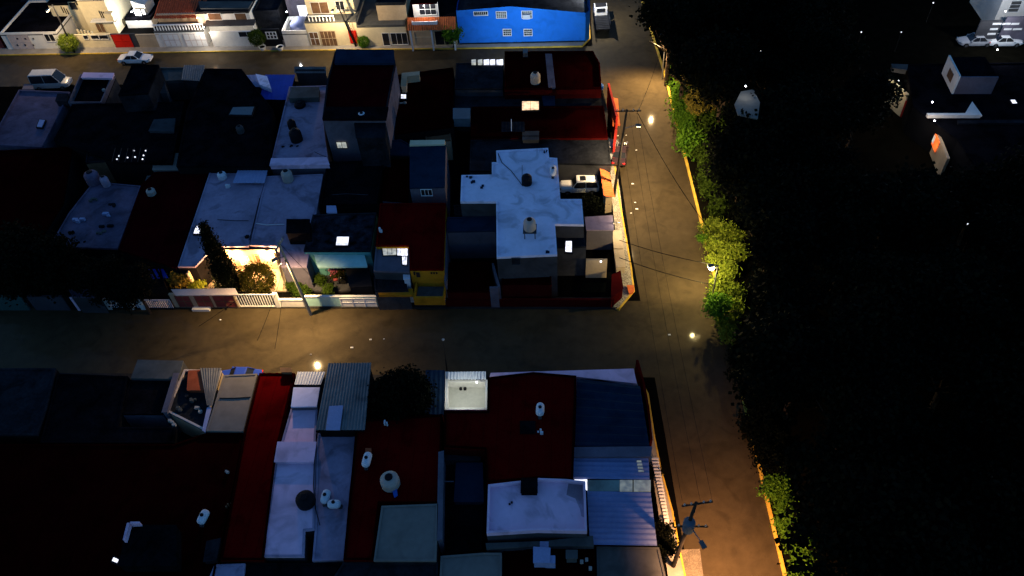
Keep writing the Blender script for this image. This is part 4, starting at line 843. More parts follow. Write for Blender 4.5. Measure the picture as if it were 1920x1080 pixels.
# white parapet roof
t = house('bright lilac-white parapet roof with a square black notch', [(915, 908), (976, 901), (1010, 896), (1062, 898), (1098, 902), (1101, 996), (1008, 994), (912, 1000)], 5.0, 'lavender_roof', 'grey_wall', rim=.35, rimm='lavender_roof')
block('square black box for the dark notch in the bright lilac-white roof', [(978, 897), (1007, 897), (1007, 923), (977, 923)], 5.15, 4.6, 'dark_roof', 'roof_hatch', 'hatch')  # solid black box stands for the darkness inside the notch
junk('tiny dark drain spot on the bright lilac-white roof', 957, 946, 4.66, 'black_paint', .3, .3, .1, seed=80)
house('dark court roofs between the tank roof and the bright lilac-white roof', [(842, 842), (906, 842), (908, 920), (903, 1030), (834, 1040), (834, 900)], 2.6, 'dark_roof', 'dark_wall', rim=.08)
block('slate slab at the north of the dark court', [(832, 843), (904, 843), (900, 862), (834, 862)], 3.4, 2.6, 'slate_roof', 'slab', 'slab')
block('navy panel in the dark court', [(856, 868), (904, 868), (906, 940), (852, 940)], 3.1, 2.5, 'navy_roof', 'panel', 'panel')
cablerun('pale rail in the dark court', [(832, 903), (851, 903)], 3.2, .05, 'lavender_wall', 'rail')
block('tall lavender party wall along the west of the dark court', [(823, 848), (831, 846), (828, 1010), (820, 1012)], 4.4, 0, 'lavender_wall', 'party_wall', 'wall')
house('blue-green square roof at the bottom centre', [(715, 948), (822, 944), (818, 1052), (700, 1052)], 4.4, 'teal_roof', 'slate_roof', rim=.06)
house('dark slate roof along the bottom edge below the blue-green square roof', [(643, 1054), (822, 1054), (820, 1120), (600, 1120)], 3.8, 'slate_roof', 'grey_wall', rim=.12)
house('black strip roof at the bottom edge below the long pale strip roof', [(462, 1055), (640, 1055), (600, 1120), (450, 1120)], 3.0, 'dark_roof', 'dark_wall', rim=.08)
house('grey-green roof at the bottom edge left of the black-red one', [(826, 1042), (905, 1036), (941, 1036), (941, 1120), (822, 1120)], 3.8, 'teal_roof', 'grey_wall', rim=.08)
house('black-red roof with three small boxes at the bottom edge', [(944, 1026), (1115, 1026), (1118, 1120), (944, 1120)], 3.4, 'dark_red_roof', 'dark_wall', rim=.08)
house('grey ledge roof south of the bright lilac-white roof', [(910, 1018), (1020, 1014), (1112, 1004), (1114, 1024), (1000, 1024), (912, 1030)], 3.9, 'grey_roof', 'grey_wall', rim=0)
junk('white box with dark hatch on the black-red bottom roof', 1015, 1044, 3.35, 'skylight_pale', 2.0, 1.6, 1.0, seed=81)
block('pale square roof box on the black-red bottom roof', [(1001, 1026), (1031, 1028), (1030, 1054), (1001, 1054)], 4.3, 3.35, 'skylight_pale')
block('grey water heater box on the black-red bottom roof', [(1062, 1032), (1082, 1032), (1082, 1046), (1062, 1046)], 4.2, 3.35, 'grey_roof')
junk('small lit pot cluster on the black-red bottom roof', 1100, 1058, 3.35, 'plastic_cream', .8, .8, .4, seed=83)
house('grey flat roof at the bottom edge beside the side street', [(1118, 1024), (1236, 1026), (1258, 1120), (1120, 1120)], 3.2, 'grey_roof', 'grey_wall', rim=.06)
t = T('boundary_wall', 'dark brown boundary wall curving along the side street by the navy roof', 'wall', (*P(1215, 780), 0))
pts = [P(1196, 702), P(1208, 745), P(1216, 790), P(1222, 850)]; mb = MB()
for a, b in zip(pts, pts[1:]): mb.prism([(a[0]-.3, a[1]), (a[0]-.1, a[1]), (b[0]-.1, b[1]), (b[0]-.3, b[1])], 0, 2.2)
part('wall_face', mb, 'dark_red_wall', t)
t = [o for o in C.objects if o.get('label', '').startswith('bright lilac-white parapet roof')][0]
part('moss_stain', MB().prism([P(1066, 905, 4.65), P(1092, 906, 4.65), P(1094, 948, 4.65), P(1086, 952, 4.65), P(1079, 935, 4.65), P(1062, 928, 4.65)], 4.651, 4.656), 'lilac_stain', t)
part('moss_stain', MB().prism([P(1084, 938, 4.65), P(1094, 934, 4.65), P(1095, 970, 4.65), P(1090, 968, 4.65)], 4.657, 4.662), 'white_roof_darkened', t)
# ---- houses beyond the park, upper right
lowall('plain lilac wall behind the grey sedan at the upper right', 1822, 1863, 80, 40, 'grey_wall', Y=P(1900, 84)[1])
Yq = P(1900, 84)[1]+3.2
t = fac('glaring white upper house set behind the long lilac-grey wall at the upper right', 1868, 2000, 29, -25, 8, 'dark_roof', 'white_wall', Y=Yq)
window(t, Yq, (1893, 2, 1912, 22), 'grey_roof', 'white_paint', (1, 3), nm='shutter')
t = lowall('lilac-grey front wall of long white window slots at the upper right', 1866, 2010, 84, 33, 'lavender_wall', Y=P(1900, 84)[1])
Yq = t['_Y']
for r in ((1862, 43, 1877, 46), (1880, 43, 1894, 46), (1897, 43, 1910, 46), (1857, 53, 1870, 56), (1883, 53, 1896, 56), (1852, 62, 1866, 65), (1900, 53, 1915, 56)):
    (x0, z1), (x1, z0) = V(r[0], r[1], Yq), V(r[2], r[3], Yq); part('slot', MB().box(x0, x1, Yq-.05, Yq-.005, z0, z1), 'white_paint', t)
house('black-red roof around the blue-grey parapet at the upper right', [(1700, 120), (1990, 116), (1990, 330), (1840, 330), (1796, 262), (1712, 200)], 3.8, 'dark_roof', 'dark_wall', rim=.1)
z0 = 3.65; a, b = P(1765, 138, z0), P(1784, 177, z0); c = P(1858, 177, z0)
t = T('rooftop_room', 'rooftop room with white window wall and blue-grey south wall at the upper right', 'rooftop room', (a[0], b[1], z0))
part('west_wall', MB().prism([a, b, (b[0]+.2, b[1]), (a[0]+.2, a[1])], z0, z0+2.5), 'white_wall', t)
part('south_wall', MB().prism([(b[0]+.21, b[1]), (c[0], c[1]), (c[0], c[1]+.2), (b[0]+.21, b[1]+.2)], z0, z0+2.3), 'lavender_wall', t)
part('roof', MB().prism([(a[0]+.21, a[1]), (b[0]+.21, b[1]+.21), (c[0], b[1]+.21), (c[0], a[1])], z0, z0+2.2), 'dark_roof', t)
f = lambda k: (a[0]+(b[0]-a[0])*k-.04, a[1]+(b[1]-a[1])*k)
w1, w2 = f(.35), f(.7); part('window', MB().prism([w1, w2, (w2[0]+.03, w2[1]), (w1[0]+.03, w1[1])], z0+.7, z0+1.8), 'brown_wood', t)
t = T('white_ridge', 'thin white ridge wall with pointed end at the upper right', 'wall', (*P(1790, 215, 4), 3.8))
part('ridge_wall', MB().prism([P(1738, 212, 4.3), P(1815, 212, 4.3), P(1840, 216, 4.3), P(1740, 216, 4.3)], 3.9, 4.3), 'white_wall', t)
part('pointed_end', MB().prism([P(1823, 190, 4.31), P(1842, 216.3, 4.31), P(1810, 211.5, 4.31)], 4.1, 4.31), 'white_wall', t)
block('dim grey coping left of the thin white ridge', [(1672, 120), (1702, 121), (1700, 131), (1674, 127)], 4.0, 3.4, 'grey_roof', 'coping_slab', 'slab')
skylight('small white skylight at the right edge', [(1895, 187), (1903, 187), (1907, 193), (1899, 193)], 3.8, 'lit_white')
house('dim maroon roof south of the orange sign wall at the right', [(1800, 338), (1990, 336), (2010, 400), (1830, 400)], 3.4, 'dim_red_roof', 'dark_wall', rim=.12)
block('thin slate coping across the black-red roof at the upper right', [(1796, 226), (1980, 224), (1982, 229), (1797, 231)], 4.0, 3.66, 'slate_roof', 'coping_slab', 'slab')
house('dim slate roof left of the rooftop room behind the shop front', [(1704, 140), (1752, 138), (1740, 190), (1712, 192)], 3.2, 'slate_roof', 'grey_wall', rim=.1)
t = T('shop_front', 'cream and red shop front glimpsed between trees at the upper right', 'shop', (*P(1690, 180), 0))
a, b, c = P(1667, 148, 3.2), P(1702, 178, 3.2), P(1706, 200, 2)
part('wall_face', MB().prism([a, b, (b[0]+.3, b[1]), (a[0]+.3, a[1])], 0, 3.2), 'cream_wall', t); part('stripe', MB().prism([b, c, (c[0]+.3, c[1]), (b[0]+.3, b[1]-.01)], 0, 2.4), 'red_wall', t)
t = T('sign_wall', 'brown wall with a lit orange sign board among trees at the right', 'wall', (*P(1760, 270), 0))
a, b = P(1752, 232, 3.0), P(1775, 300, 2.6); part('wall_face', MB().prism([a, b, (b[0]+.3, b[1]), (a[0]+.3, a[1])], 0, 2.8), 'beige_wall', t)
a2, b2 = [(a[0]+(b[0]-a[0])*k, a[1]+(b[1]-a[1])*k) for k in (.12, .5)]
t2 = T('sign_board', 'lit orange sign board on the brown wall at the right', 'sign', (a2[0]-.1, a2[1], 1.3))
part('board', MB().prism([(a2[0]-.14, a2[1]), (b2[0]-.14, b2[1]), (b2[0]-.03, b2[1]), (a2[0]-.03, a2[1])], 1.3, 2.7), 'sign_orange', t2)
part('panel', MB().prism([(a2[0]-.17, a2[1]-.2), (a2[0]*.5+b2[0]*.5-.17, a2[1]*.5+b2[1]*.5), (a2[0]*.5+b2[0]*.5-.141, a2[1]*.5+b2[1]*.5), (a2[0]-.141, a2[1]-.2)], 1.6, 2.5), 'lit_soft', t2)

# ---- lamps
def light(parent, loc, W_, col=(1, .68, .34), r=.08, spot=None, aim=None, blend=.75):
    d = bpy.data.lights.new('lamp_light', 'SPOT' if spot else 'POINT'); d.energy = W_; d.color = col; d.shadow_soft_size = r
    if spot: d.spot_size = R_(spot); d.spot_blend = blend
    o = bpy.data.objects.new('lamp_light', d); C.objects.link(o); o.parent = parent; o.location = Vector(loc)-LOC[parent.name]
    if aim: o.rotation_euler = (Vector(aim)-Vector(loc)).to_track_quat('-Z', 'Y').to_euler()
    return o
def lamphead(parent, a, b, glass='lamp_glass'):
    """arm from a to head at b"""
    a, b = Vector(a), Vector(b); d = Vector((b.x-a.x, b.y-a.y, 0)).normalized(); n = Vector((-d.y, d.x, 0))
    part('lamp_arm', MB().bar(a, b, .05, .04), 'steel', parent)
    e = b+d*.55; q = [b+n*.14, b-n*.14, e-n*.17, e+n*.17]
    h = part('lamp_head', MB().prism([(v.x, v.y) for v in q], b.z-.04, b.z+.12), 'steel', parent)
    q = [b+d*.12+n*.1, b+d*.12-n*.1, e-d*.05-n*.12, e-d*.05+n*.12]
    part('lamp_lens', MB().prism([(v.x, v.y) for v in q], b.z-.09, b.z-.041), glass, h)
    return b+d*.3-Vector((0, 0, .22))
def pole(label, base, top, r=.13, m='dark_pole', name='utility_pole', arms=(), group=None, cat='utility pole'):
    b = Vector((*base, 0)); t = Vector(top); o = T(name, label, cat, b, group)
    part('shaft', MB().bar(b, t, r*1.25, r*.75, 8), m, o)
    for (h, L, ang, off) in arms:
        c = b.lerp(t, h); d = Vector((math.cos(R_(ang)), math.sin(R_(ang)), 0))
        part('crossarm', MB().bar(c-d*(L/2-off), c+d*(L/2+off), .07, .07, 4), m, o)
        for k in (-.42, -.2, .2, .42):
            q = c+d*(k*L+off); part('insulator', MB().lathe((q.x, q.y, q.z+.05), [(.04, 0), (.07, .06), (.04, .12), (.07, .17), (.03, .22)], 7), 'plastic_cream', o)
    return o
WARM = (1, .66, .30)
# lower street pole
o = pole('leaning pale concrete pole with street lamp before the lit courtyard', P(583, 590), (-26.0, 50.7, 10.1), .14, 'concrete_pole', arms=((.97, 1.6, 80, 0),))
p = lamphead(o, (-25.9, 50.6, 8.4), (-26.4, 50.2, 8.5)); light(o, (-26.5, 50.3, 8.0), 6700, WARM, spot=142, aim=(-27.0, 47.8, 0), blend=.85)
# side street pole
o = pole('dark pole with crossarm leaning over the side street by the red facade', (5.4, 68.0), (6.2, 68.0, 11.7), .14, arms=((.985, 2.6, 0, .15), (.62, .9, 0, .1)))
lamphead(o, (6.1, 68, 9.4), (7.2, 67.9, 9.8)); light(o, (7.6, 67.9, 9.45), 6600, (1, .70, .36), spot=150, aim=(10.5, 70, 0))
# hidden lamp at the head of the verge
o = pole('street lamp hidden in the tree crowns at the head of the verge', (12.6, 91), (12.5, 91, 6.7), .08, 'steel', name='street_lamp', cat='street lamp')
lamphead(o, (12.5, 91, 6.5), (12.0, 90.8, 6.55)); light(o, (11.6, 90.5, 6.0), 6800, WARM, spot=160, aim=(9.8, 84, 0))
o = pole('glowing street lamp among bright leaves on the right verge', (14.2, 52.0), (14.1, 52.0, 5.6), .08, 'steel', name='street_lamp', cat='street lamp')
lamphead(o, (14.1, 52, 5.5), (13.7, 52, 5.55)); light(o, (13.2, 52.6, 5.2), 2200, (1, .72, .32), .15, spot=135, aim=(11.5, 58, 1)); light(o, (13.0, 52.2, 5.0), 800, (1, .80, .34), .12)
part('globe', MB().lathe((13.6, 52.1, 4.95), [(.08, 0), (.22, .1), (.28, .26), (.22, .42), (.08, .52)], 12), 'lamp_glass', o, smooth=True)
# transformer pole
bx, by = P(1262, 1062)
o = pole('utility pole with blue-grey transformer and crossarms at the bottom of the side street', (bx, by), (8.7, 25.6, 10.4), .15, arms=((.98, 2.1, 10, .1), (.66, 2.2, 0, .3)))
part('transformer_can', MB().lathe((8.55, 25.5, 6.6), [(.3, 0), (.42, .06), (.42, 1.15), (.36, 1.25), (.1, 1.32)], 14), 'transformer', o)
a = P(1322, 1015, 7.6); lamphead(o, (8.6, 25.5, 7.3), (a[0]-.3, a[1], 7.6)); light(o, (11.0, 23.2, 7.2), 7000, (1, .48, .20), spot=140, aim=(12.3, 24.5, 0))
# small pole with eye lamp in lower block
o = pole('slim dark post with tiny pale cap at the edge of the lower block', P(838, 694), (*[-10.9, 44.2], 4.2), .06, 'dark_pole', name='street_post', cat='post')
part('cap', MB().lathe((-10.9, 44.2, 4.2), [(.1, 0), (.14, .08), (.05, .16)], 8), 'plastic_cream', o)
# upper street poles
o = pole('dark leaning lamp pole rising through the topiary tree', (-71.1, 100.3), (-71.1+.3, 100.3, 7.6), .12, 'black_paint')
lamphead(o, (-70.8, 100.3, 7.4), (-70.7, 98.9, 7.6)); light(o, (-70.3, 98.4, 7.2), 1350, (1, .72, .40))
o = pole('dark lamp pole before the cream garage house on the upper street', (-29.6, 100.4), (-31.0, 100.4, 6.6), .12, 'black_paint', arms=((.8, 1.2, 0, 0),))
lamphead(o, (-31, 100.4, 6.4), (-31.2, 98.9, 6.6)); light(o, (-31.4, 98.4, 6.1), 1200, (1, .76, .46))
part('conduit', MB().bar((-29.1, 100.35, .1), (-30.3, 100.35, 5.8), .04), 'dark_pole', o)
def wall_lamp(label, p, W_, col, glass='lamp_glass_white', r=.08, d=(0, -.35, -.1), **k):
    o = T('wall_lamp', label, 'lamp', p); part('bracket', MB().box(p[0]-.05, p[0]+.05, p[1]-.02, p[1]+.1, p[2]-.05, p[2]+.05), 'steel', o)
    part('bulb', MB().lathe((p[0], p[1]-.1, p[2]-.1), [(.03, 0), (.065, .04), (.065, .1), (.03, .14)], 10), glass, o, smooth=True)
    light(o, (p[0]+d[0], p[1]+d[1], p[2]+d[2]), W_, col, r, **k); return o
wall_lamp('glaring white lamp over the upper terrace left of the tiled porch', lamp_terrace, 500, (.95, .96, 1))
Yp = P(345, 89)[1]
wall_lamp('warm lamp under the brown tiled porch', (V(372, 42, Yp+.6)[0], Yp+.9, 4.2), 120, (1, .5, .22), 'bulb_warm')
wall_lamp('bright lamp beside the white garage doors with balustrade above', (V(384, 52, Yp)[0], Yp-.12, 3.3), 260, (1, .88, .74), d=(0, -1.1, 0))
wall_lamp('white lamp beside the translucent dome', (V(541, 34, 103)[0], 103, 4.3), 200, (.95, .96, 1))
wall_lamp('white lamp over the orange tiled awning balcony', balc, 160, (1, .92, .85))
o = T('fill_light', 'small added roof light brightening the blue block across the upper street', 'fill_light', (*P(985, 99, 5.2), 4.6))  # light added to brighten the blue wall evenly
fx, fy = P(985, 99, 5.2); part('housing', MB().box(fx-.2, fx+.2, fy, fy+.2, 4.7, 5.0), 'steel', o)
part('hood', MB().box(fx-.3, fx+.3, fy-.05, fy+1.0, 5.12, 5.18).box(fx-.3, fx+.3, fy-.05, fy+.0, 4.6, 5.12), 'steel', o)
light(o, (fx, fy+1.1, 5.0), 1500, (.72, .88, 1), .1, spot=118, aim=(fx, fy+8, 3.6))
wall_lamp('white corner lamp on the end of the blue block over the truck', (3.5, P(950, 83)[1]+4.5, 6.0), 1500, (1, .96, .88), d=(.6, -.2, -.2))
# courtyard and yards
Yc = P(460, 462, 3.2)[1]-.3
light(bpy.data.objects['bulb'], (P(440, 461, 2.9)[0], Yc-.8, 2.6), 850, (1, .46, .17)); 
lt = [x for x in C.objects if x.name.startswith('bulb') and x.get('label', '').startswith('rightmost')][0]
light(lt, (P(505, 461, 2.9)[0], Yc-.9, 2.6), 900, (1, .54, .22))
light(lt, (P(400, 530, 2)[0], P(400, 530, 2)[1], 2.0), 520, (1, .50, .19))  # added fill for the left of the court, no bulb there
o = wall_lamp('lamp lighting the glowing white yard of the lower block', (P(895, 716, 2.5)[0], P(873, 716, 2.5)[1]-.2, 2.9), 80, (.95, .98, .86), d=(-1, -1.4, 1.2), r=.3)
o = wall_lamp('dim lamp in the corner garden', (P(1128, 522, 3)[0], P(1118, 530)[1]+.2, 3.0), 8, (1, .80, .55), d=(0, -1.2, -.5))
o = wall_lamp('added wall lamp brightening the speckled pavement by the lavender garage', (P(1150, 418, 2.9)[0], P(1150, 418, 2.9)[1], 2.95), 130, (1, .80, .5), 'plastic_cream', d=(.7, 0, .1))  # lamp added to brighten the pavement strip, bulb left unlit
part('arm', MB().box(P(1150, 418, 2.9)[0], P(1150, 418, 2.9)[0]+.6, P(1150, 418, 2.9)[1]-.03, P(1150, 418, 2.9)[1]+.03, 2.93, 2.99), 'steel', o)
o = wall_lamp('lamp on the shop front at the upper right', (*P(1684, 150, 4), 4.0), 60, (1, .75, .5), d=(-.9, -.6, 0))
o = wall_lamp('white lamp over the white terrace at the upper right corner', (*P(1885, 20, 5.4), 5.4), 500, (.9, .93, 1), d=(0, -2, .4))
o = wall_lamp('lamp in front of the long white window slots', (*P(1870, 92, 4.4), 4.4), 160, (.82, .84, 1), d=(0, -.6, 0))
o = wall_lamp('small added lamp brightening the pale grey canvas roof in the park', (*P(1398, 160, 11.8), 11.8), 12, (.9, .95, .9), d=(0, -.5, -.1))  # lamp added only to light the canvas
o = wall_lamp('pale lamp lighting the white ridge wall', (*P(1748, 190, 7.0), 7.0), 170, (.9, .90, 1), d=(-.5, -.8, 0))
o = wall_lamp('lamp above the lit orange sign board', (*P(1752, 225, 4.6), 4.6), 60, (1, .75, .5), d=(-1.0, -.8, 0))
# small lights glimpsed in the park and beyond
random.seed(5)
pts = [(1545, 728), (1815, 420), (1818, 445), (1790, 530), (1888, 553), (1868, 419), (1617, 628), (1512, 26), (1532, 85), (1582, 48), (1615, 60), (1558, 3), (1427, 95), (1410, 130), (1418, 95), (1325, 118), (1337, 23), (1750, 5), (1690, 60), (1912, 121)]
for i, (a, b) in enumerate(pts):
    z = 3.0; x, y = P(a, b, z); o = T('garden_lamp', 'tiny point light glimpsed through the dark park trees', 'lamp', (x, y, 0), 'tiny lights in the dark park')
    part('post', MB().bar((x, y, 0), (x, y, z-.1), .04, .03), 'dark_pole', o)
    part('bulb', MB().lathe((x, y, z-.1), [(.03, 0), (.09, .05), (.09, .12), (.03, .17)], 8), 'lit_white', o)

# ---- vehicles
def car(label, loc, rz, paint='car_white', kind='sedan', name='parked_car', group=None, cat='car', tl=False, L=4.5, Wd=1.76):
    t = T(name, label, cat, (loc[0], loc[1], loc[2] if len(loc) > 2 else .01), group); t.rotation_euler.z = R_(rz)
    h = {'sedan': 1.42, 'suv': 1.75, 'van': 2.35}[kind]; w = Wd/2; belt = {'sedan': .88, 'suv': 1.0, 'van': 1.15}[kind]
    x0, x1 = -L/2, L/2
    if kind == 'sedan': st = [(x0, .42, .78, .78), (x0+.15, .26, .86, .93), (x0+.9, .22, belt+.04, 1), (-.9, .2, belt, 1), (.8, .2, belt, 1), (x1-1.1, .22, .84, .99), (x1-.35, .24, .74, .93), (x1, .38, .62, .74)]; roof = (-1.35, -.75, .25, .95)
    elif kind == 'suv': st = [(x0, .45, .95, .86), (x0+.12, .32, belt, .95), (x0+.9, .3, belt, 1), (-.2, .3, belt, 1), (.7, .3, belt, 1), (x1-1.0, .3, 1.0, .98), (x1-.2, .34, .95, .93), (x1, .42, .8, .84)]; roof = (x0+.08, x0+.3, .3, .85)
    else: st = [(x0, .4, belt, .95), (x0+.1, .3, belt, 1), (0, .3, belt, 1), (1.2, .3, belt, 1), (x1-.9, .3, 1.12, .98), (x1-.2, .34, .95, .9), (x1, .45, .8, .8)]; roof = (x0+.03, x0+.12, .9, 1.7)
    vs, fs = [], []; n = 10
    for x, zb, zt, k in st:
        for y, z in ((-.75, zb), (-.97, zb+.1), (-1, (zb+zt)/2), (-.95, zt-.06), (-.8, zt), (.8, zt), (.95, zt-.06), (1, (zb+zt)/2), (.97, zb+.1), (.75, zb)): vs.append((x, y*w*k, z))
    for i in range(len(st)-1):
        for j in range(n): fs.append((i*n+j, i*n+(j+1) % n, (i+1)*n+(j+1) % n, (i+1)*n+j))
    fs += [tuple(range(n-1, -1, -1)), tuple(range((len(st)-1)*n, len(st)*n))]
    body = part('body', MB().add(vs, [f[::-1] for f in fs]), paint, t, smooth=False, local=True)
    b0, r0, r1, b1 = roof; wb, wt = w*.90, w*.74 if kind != 'van' else w*.84; zb = belt-.02
    cab = MB(); cab.add([(b0,-wb,zb),(b1,-wb,zb),(b1,wb,zb),(b0,wb,zb),(r0,-wt,h-.05),(r1,-wt,h-.05),(r1,wt,h-.05),(r0,wt,h-.05)], [(0,1,5,4),(1,2,6,5),(2,3,7,6),(3,0,4,7),(4,5,6,7)])
    part('windows', cab, 'dark_glass', t, local=True)
    rf = MB(); rf.add([(r0-.05,-wt-.02,h-.06),(r1+.05,-wt-.02,h-.06),(r1+.05,wt+.02,h-.06),(r0-.05,wt+.02,h-.06),(r0+.05,-wt*.9,h),(r1-.05,-wt*.9,h),(r1-.05,wt*.9,h),(r0+.05,wt*.9,h)], [(0,1,5,4),(1,2,6,5),(2,3,7,6),(3,0,4,7),(4,5,6,7),(3,2,1,0)])
    roofo = part('roof', rf, paint, t, local=True)
    for s in (-1, 1):
        pm = MB()
        for xa, xb in ((b0, r0), (b1, r1)): pm.bar((xa, s*wb, zb), (xb, s*wt, h-.05), .045, .04, 4)
        xm = (b0+b1)/2*.6+(r0+r1)/2*.4; pm.bar((xm, s*(wb+.005), zb), (xm, s*(wt+.01), h-.05), .035, .03, 4)
        part('pillar', pm, paint, t, local=True)
        part('headlight', MB().box(x1-.22, x1-.02, s*w*.55, s*w*.85, .62 if kind == 'sedan' else .72, .72 if kind == 'sedan' else .88), 'chrome', t, local=True)
        part('taillight', MB().box(x0-.015, x0+.12, s*w*.55, s*w*.86, .7, .85 if kind != 'sedan' else .8), 'tail_red' if tl else 'red_paint', t, local=True)
        part('mirror', MB().box(b1-.25, b1-.1, s*(w*.93), s*(w*1.1), belt, belt+.13), paint, t, local=True)
        for xw in (x0+.85, x1-.88):
            wh = part('wheel', MB().lathe((xw, s*(w-.1)-.11, .33), [(.2, 0), (.32, 0), (.34, .05), (.34, .17), (.32, .22), (.2, .22)], 16, 'y'), 'tyre', t, local=True)
            part('rim', MB().lathe((xw, s*(w-.1)-.13, .33), [(.05, 0), (.19, .02), (.19, .24), (.05, .26)], 10, 'y'), 'chrome', wh, local=True)
    if kind == 'suv': part('sunroof', MB().box(r1-1.0, r1-.35, -.38, .38, h+.002, h+.015), 'dark_glass', roofo, local=True)
    return t
x, y = P(257, 116); car('white sedan parked across from the pink-beige wall on the upper street', (x, y), 0, L=4.7)
x, y = P(1086, 357); car('white boxy off-roader with dark sunroof parked nose left in the court', (x, y), 182, kind='suv', L=4.4)
x, y = P(103, 163); car('white panel van parked nose right at the north edge of the central block', (x, y), 2, 'van_paint_shaded', kind='van', L=5.0, Wd=1.95)
x, y = P(1165, 311); car('dark car with glowing red tail lights behind the side street pole', (x-.1, y+1.6), 82, 'car_dark', tl=True, L=4.2)
x, y = P(1149, 300); car('pale car nosing out beside the red facade', (x-.2, y+1.2, .14), 80, 'car_grey', L=3.6, Wd=1.5)
x, y = P(457, 703); car('deep blue car half hidden behind the warm grey roof on the lower street', (x, y-.75), 180, 'car_blue', L=4.2)
x, y = P(1828, 88); car('grey sedan parked before the slate forecourt at the upper right', (x, y+.6), 180, 'car_grey', L=4.4)
x, y = P(1882, 86); car('pale car under the white window slots at the upper right', (x, y+.3), 0, 'car_white', L=4.4)
# flatbed truck at the corner
x, y = P(1127, 48); t = T('flatbed_truck', 'white cab truck with empty brown slatted bed by the blue block', 'truck', (x, y, .13)); t.rotation_euler.z = R_(90+3)
part('cab', MB().add([(1.0,-.95,.5),(2.9,-.95,.5),(2.9,.95,.5),(1.0,.95,.5),(1.0,-.9,2.1),(2.3,-.88,2.1),(2.3,.88,2.1),(1.0,.9,2.1),(2.9,-.92,1.2),(2.9,.92,1.2)], [(0,1,8,5,4),(3,7,6,9,2),(4,5,6,7),(5,8,9,6),(8,1,2,9),(0,4,7,3),(0,3,2,1)]), 'car_white', t, local=True)
part('windshield', MB().add([(2.36,-.78,2.02),(2.86,-.8,1.28),(2.86,.8,1.28),(2.36,.78,2.02)], [(0,1,2,3)]).add([(2.39,-.78,2.04),(2.89,-.8,1.3),(2.89,.8,1.3),(2.39,.78,2.04)], [(0,1,2,3)]), 'dark_glass', t, local=True)
part('rear_window', MB().box(.96, .995, -.6, .6, 1.45, 1.95), 'dark_glass', t, local=True)
part('bed', MB().box(-2.9, .9, -1.05, 1.05, .85, .95), 'slate_roof', t, local=True)
for s in (-1, 1):
    mb = MB()
    for k in range(4): mb.box(-2.9, .9, s*1.02-.03, s*1.02+.03, 1.05+.22*k, 1.17+.22*k)
    for k in range(5): mb.box(-2.88+.92*k, -2.8+.92*k, s*1.02-.035*s-.03, s*1.02-.035*s+.03, .95, 1.9)
    part('side_rail', mb, 'slate_roof', t, local=True)
    for xw in (-2.0, 2.0): wh = part('wheel', MB().lathe((xw, s*.85-.12, .4), [(.22, 0), (.4, .02), (.42, .06), (.42, .18), (.4, .22), (.22, .24)], 14, 'y'), 'tyre', t, local=True)
part('roof_rack', MB().box(1.1, 2.2, -.8, .8, 2.12, 2.18), 'black_paint', t, local=True)
mb = MB()
for k in range(8): mb.box(-2.85+.46*k, -2.7+.46*k, -1.0, 1.0, .951, .985)
part('bed_ribs', mb, 'black_paint', t, local=True)
# motorbike on the terrace
x, y = P(632, 533, .3); t = T('motorbike', 'dark motorbike parked on the terrace before the turquoise facade', 'motorbike', (x, y, .25)); t.rotation_euler.z = R_(8)
for xw in (-.68, .68): part('wheel', MB().lathe((xw, -.06, .31), [(.2, 0), (.3, .01), (.31, .06), (.3, .11), (.2, .12)], 14, 'y'), 'tyre', t, local=True)
part('tank', MB().lathe((.02, 0, .78), [(.05, -.28), (.16, -.2), (.19, 0), (.14, .2), (.04, .28)], 10, 'x'), 'maroon_paint', t, smooth=True, local=True)
part('seat', MB().box(-.7, -.2, -.13, .13, .74, .84), 'black_paint', t, local=True)
part('frame', MB().path([(-.68, 0, .31), (-.3, 0, .7), (.35, 0, .75), (.68, 0, .31)], .035).bar((.3, 0, .8), (.45, 0, 1.05), .03).box(-.2, .25, -.12, .12, .3, .6), 'steel', t, local=True)
part('handlebar', MB().bar((.4, -.36, 1.06), (.4, .36, 1.06), .025), 'chrome', t, local=True)
part('headlight', MB().lathe((.46, 0, .92), [(.05, 0), (.1, .06), (.1, .12)], 10, 'x'), 'chrome', t, local=True)

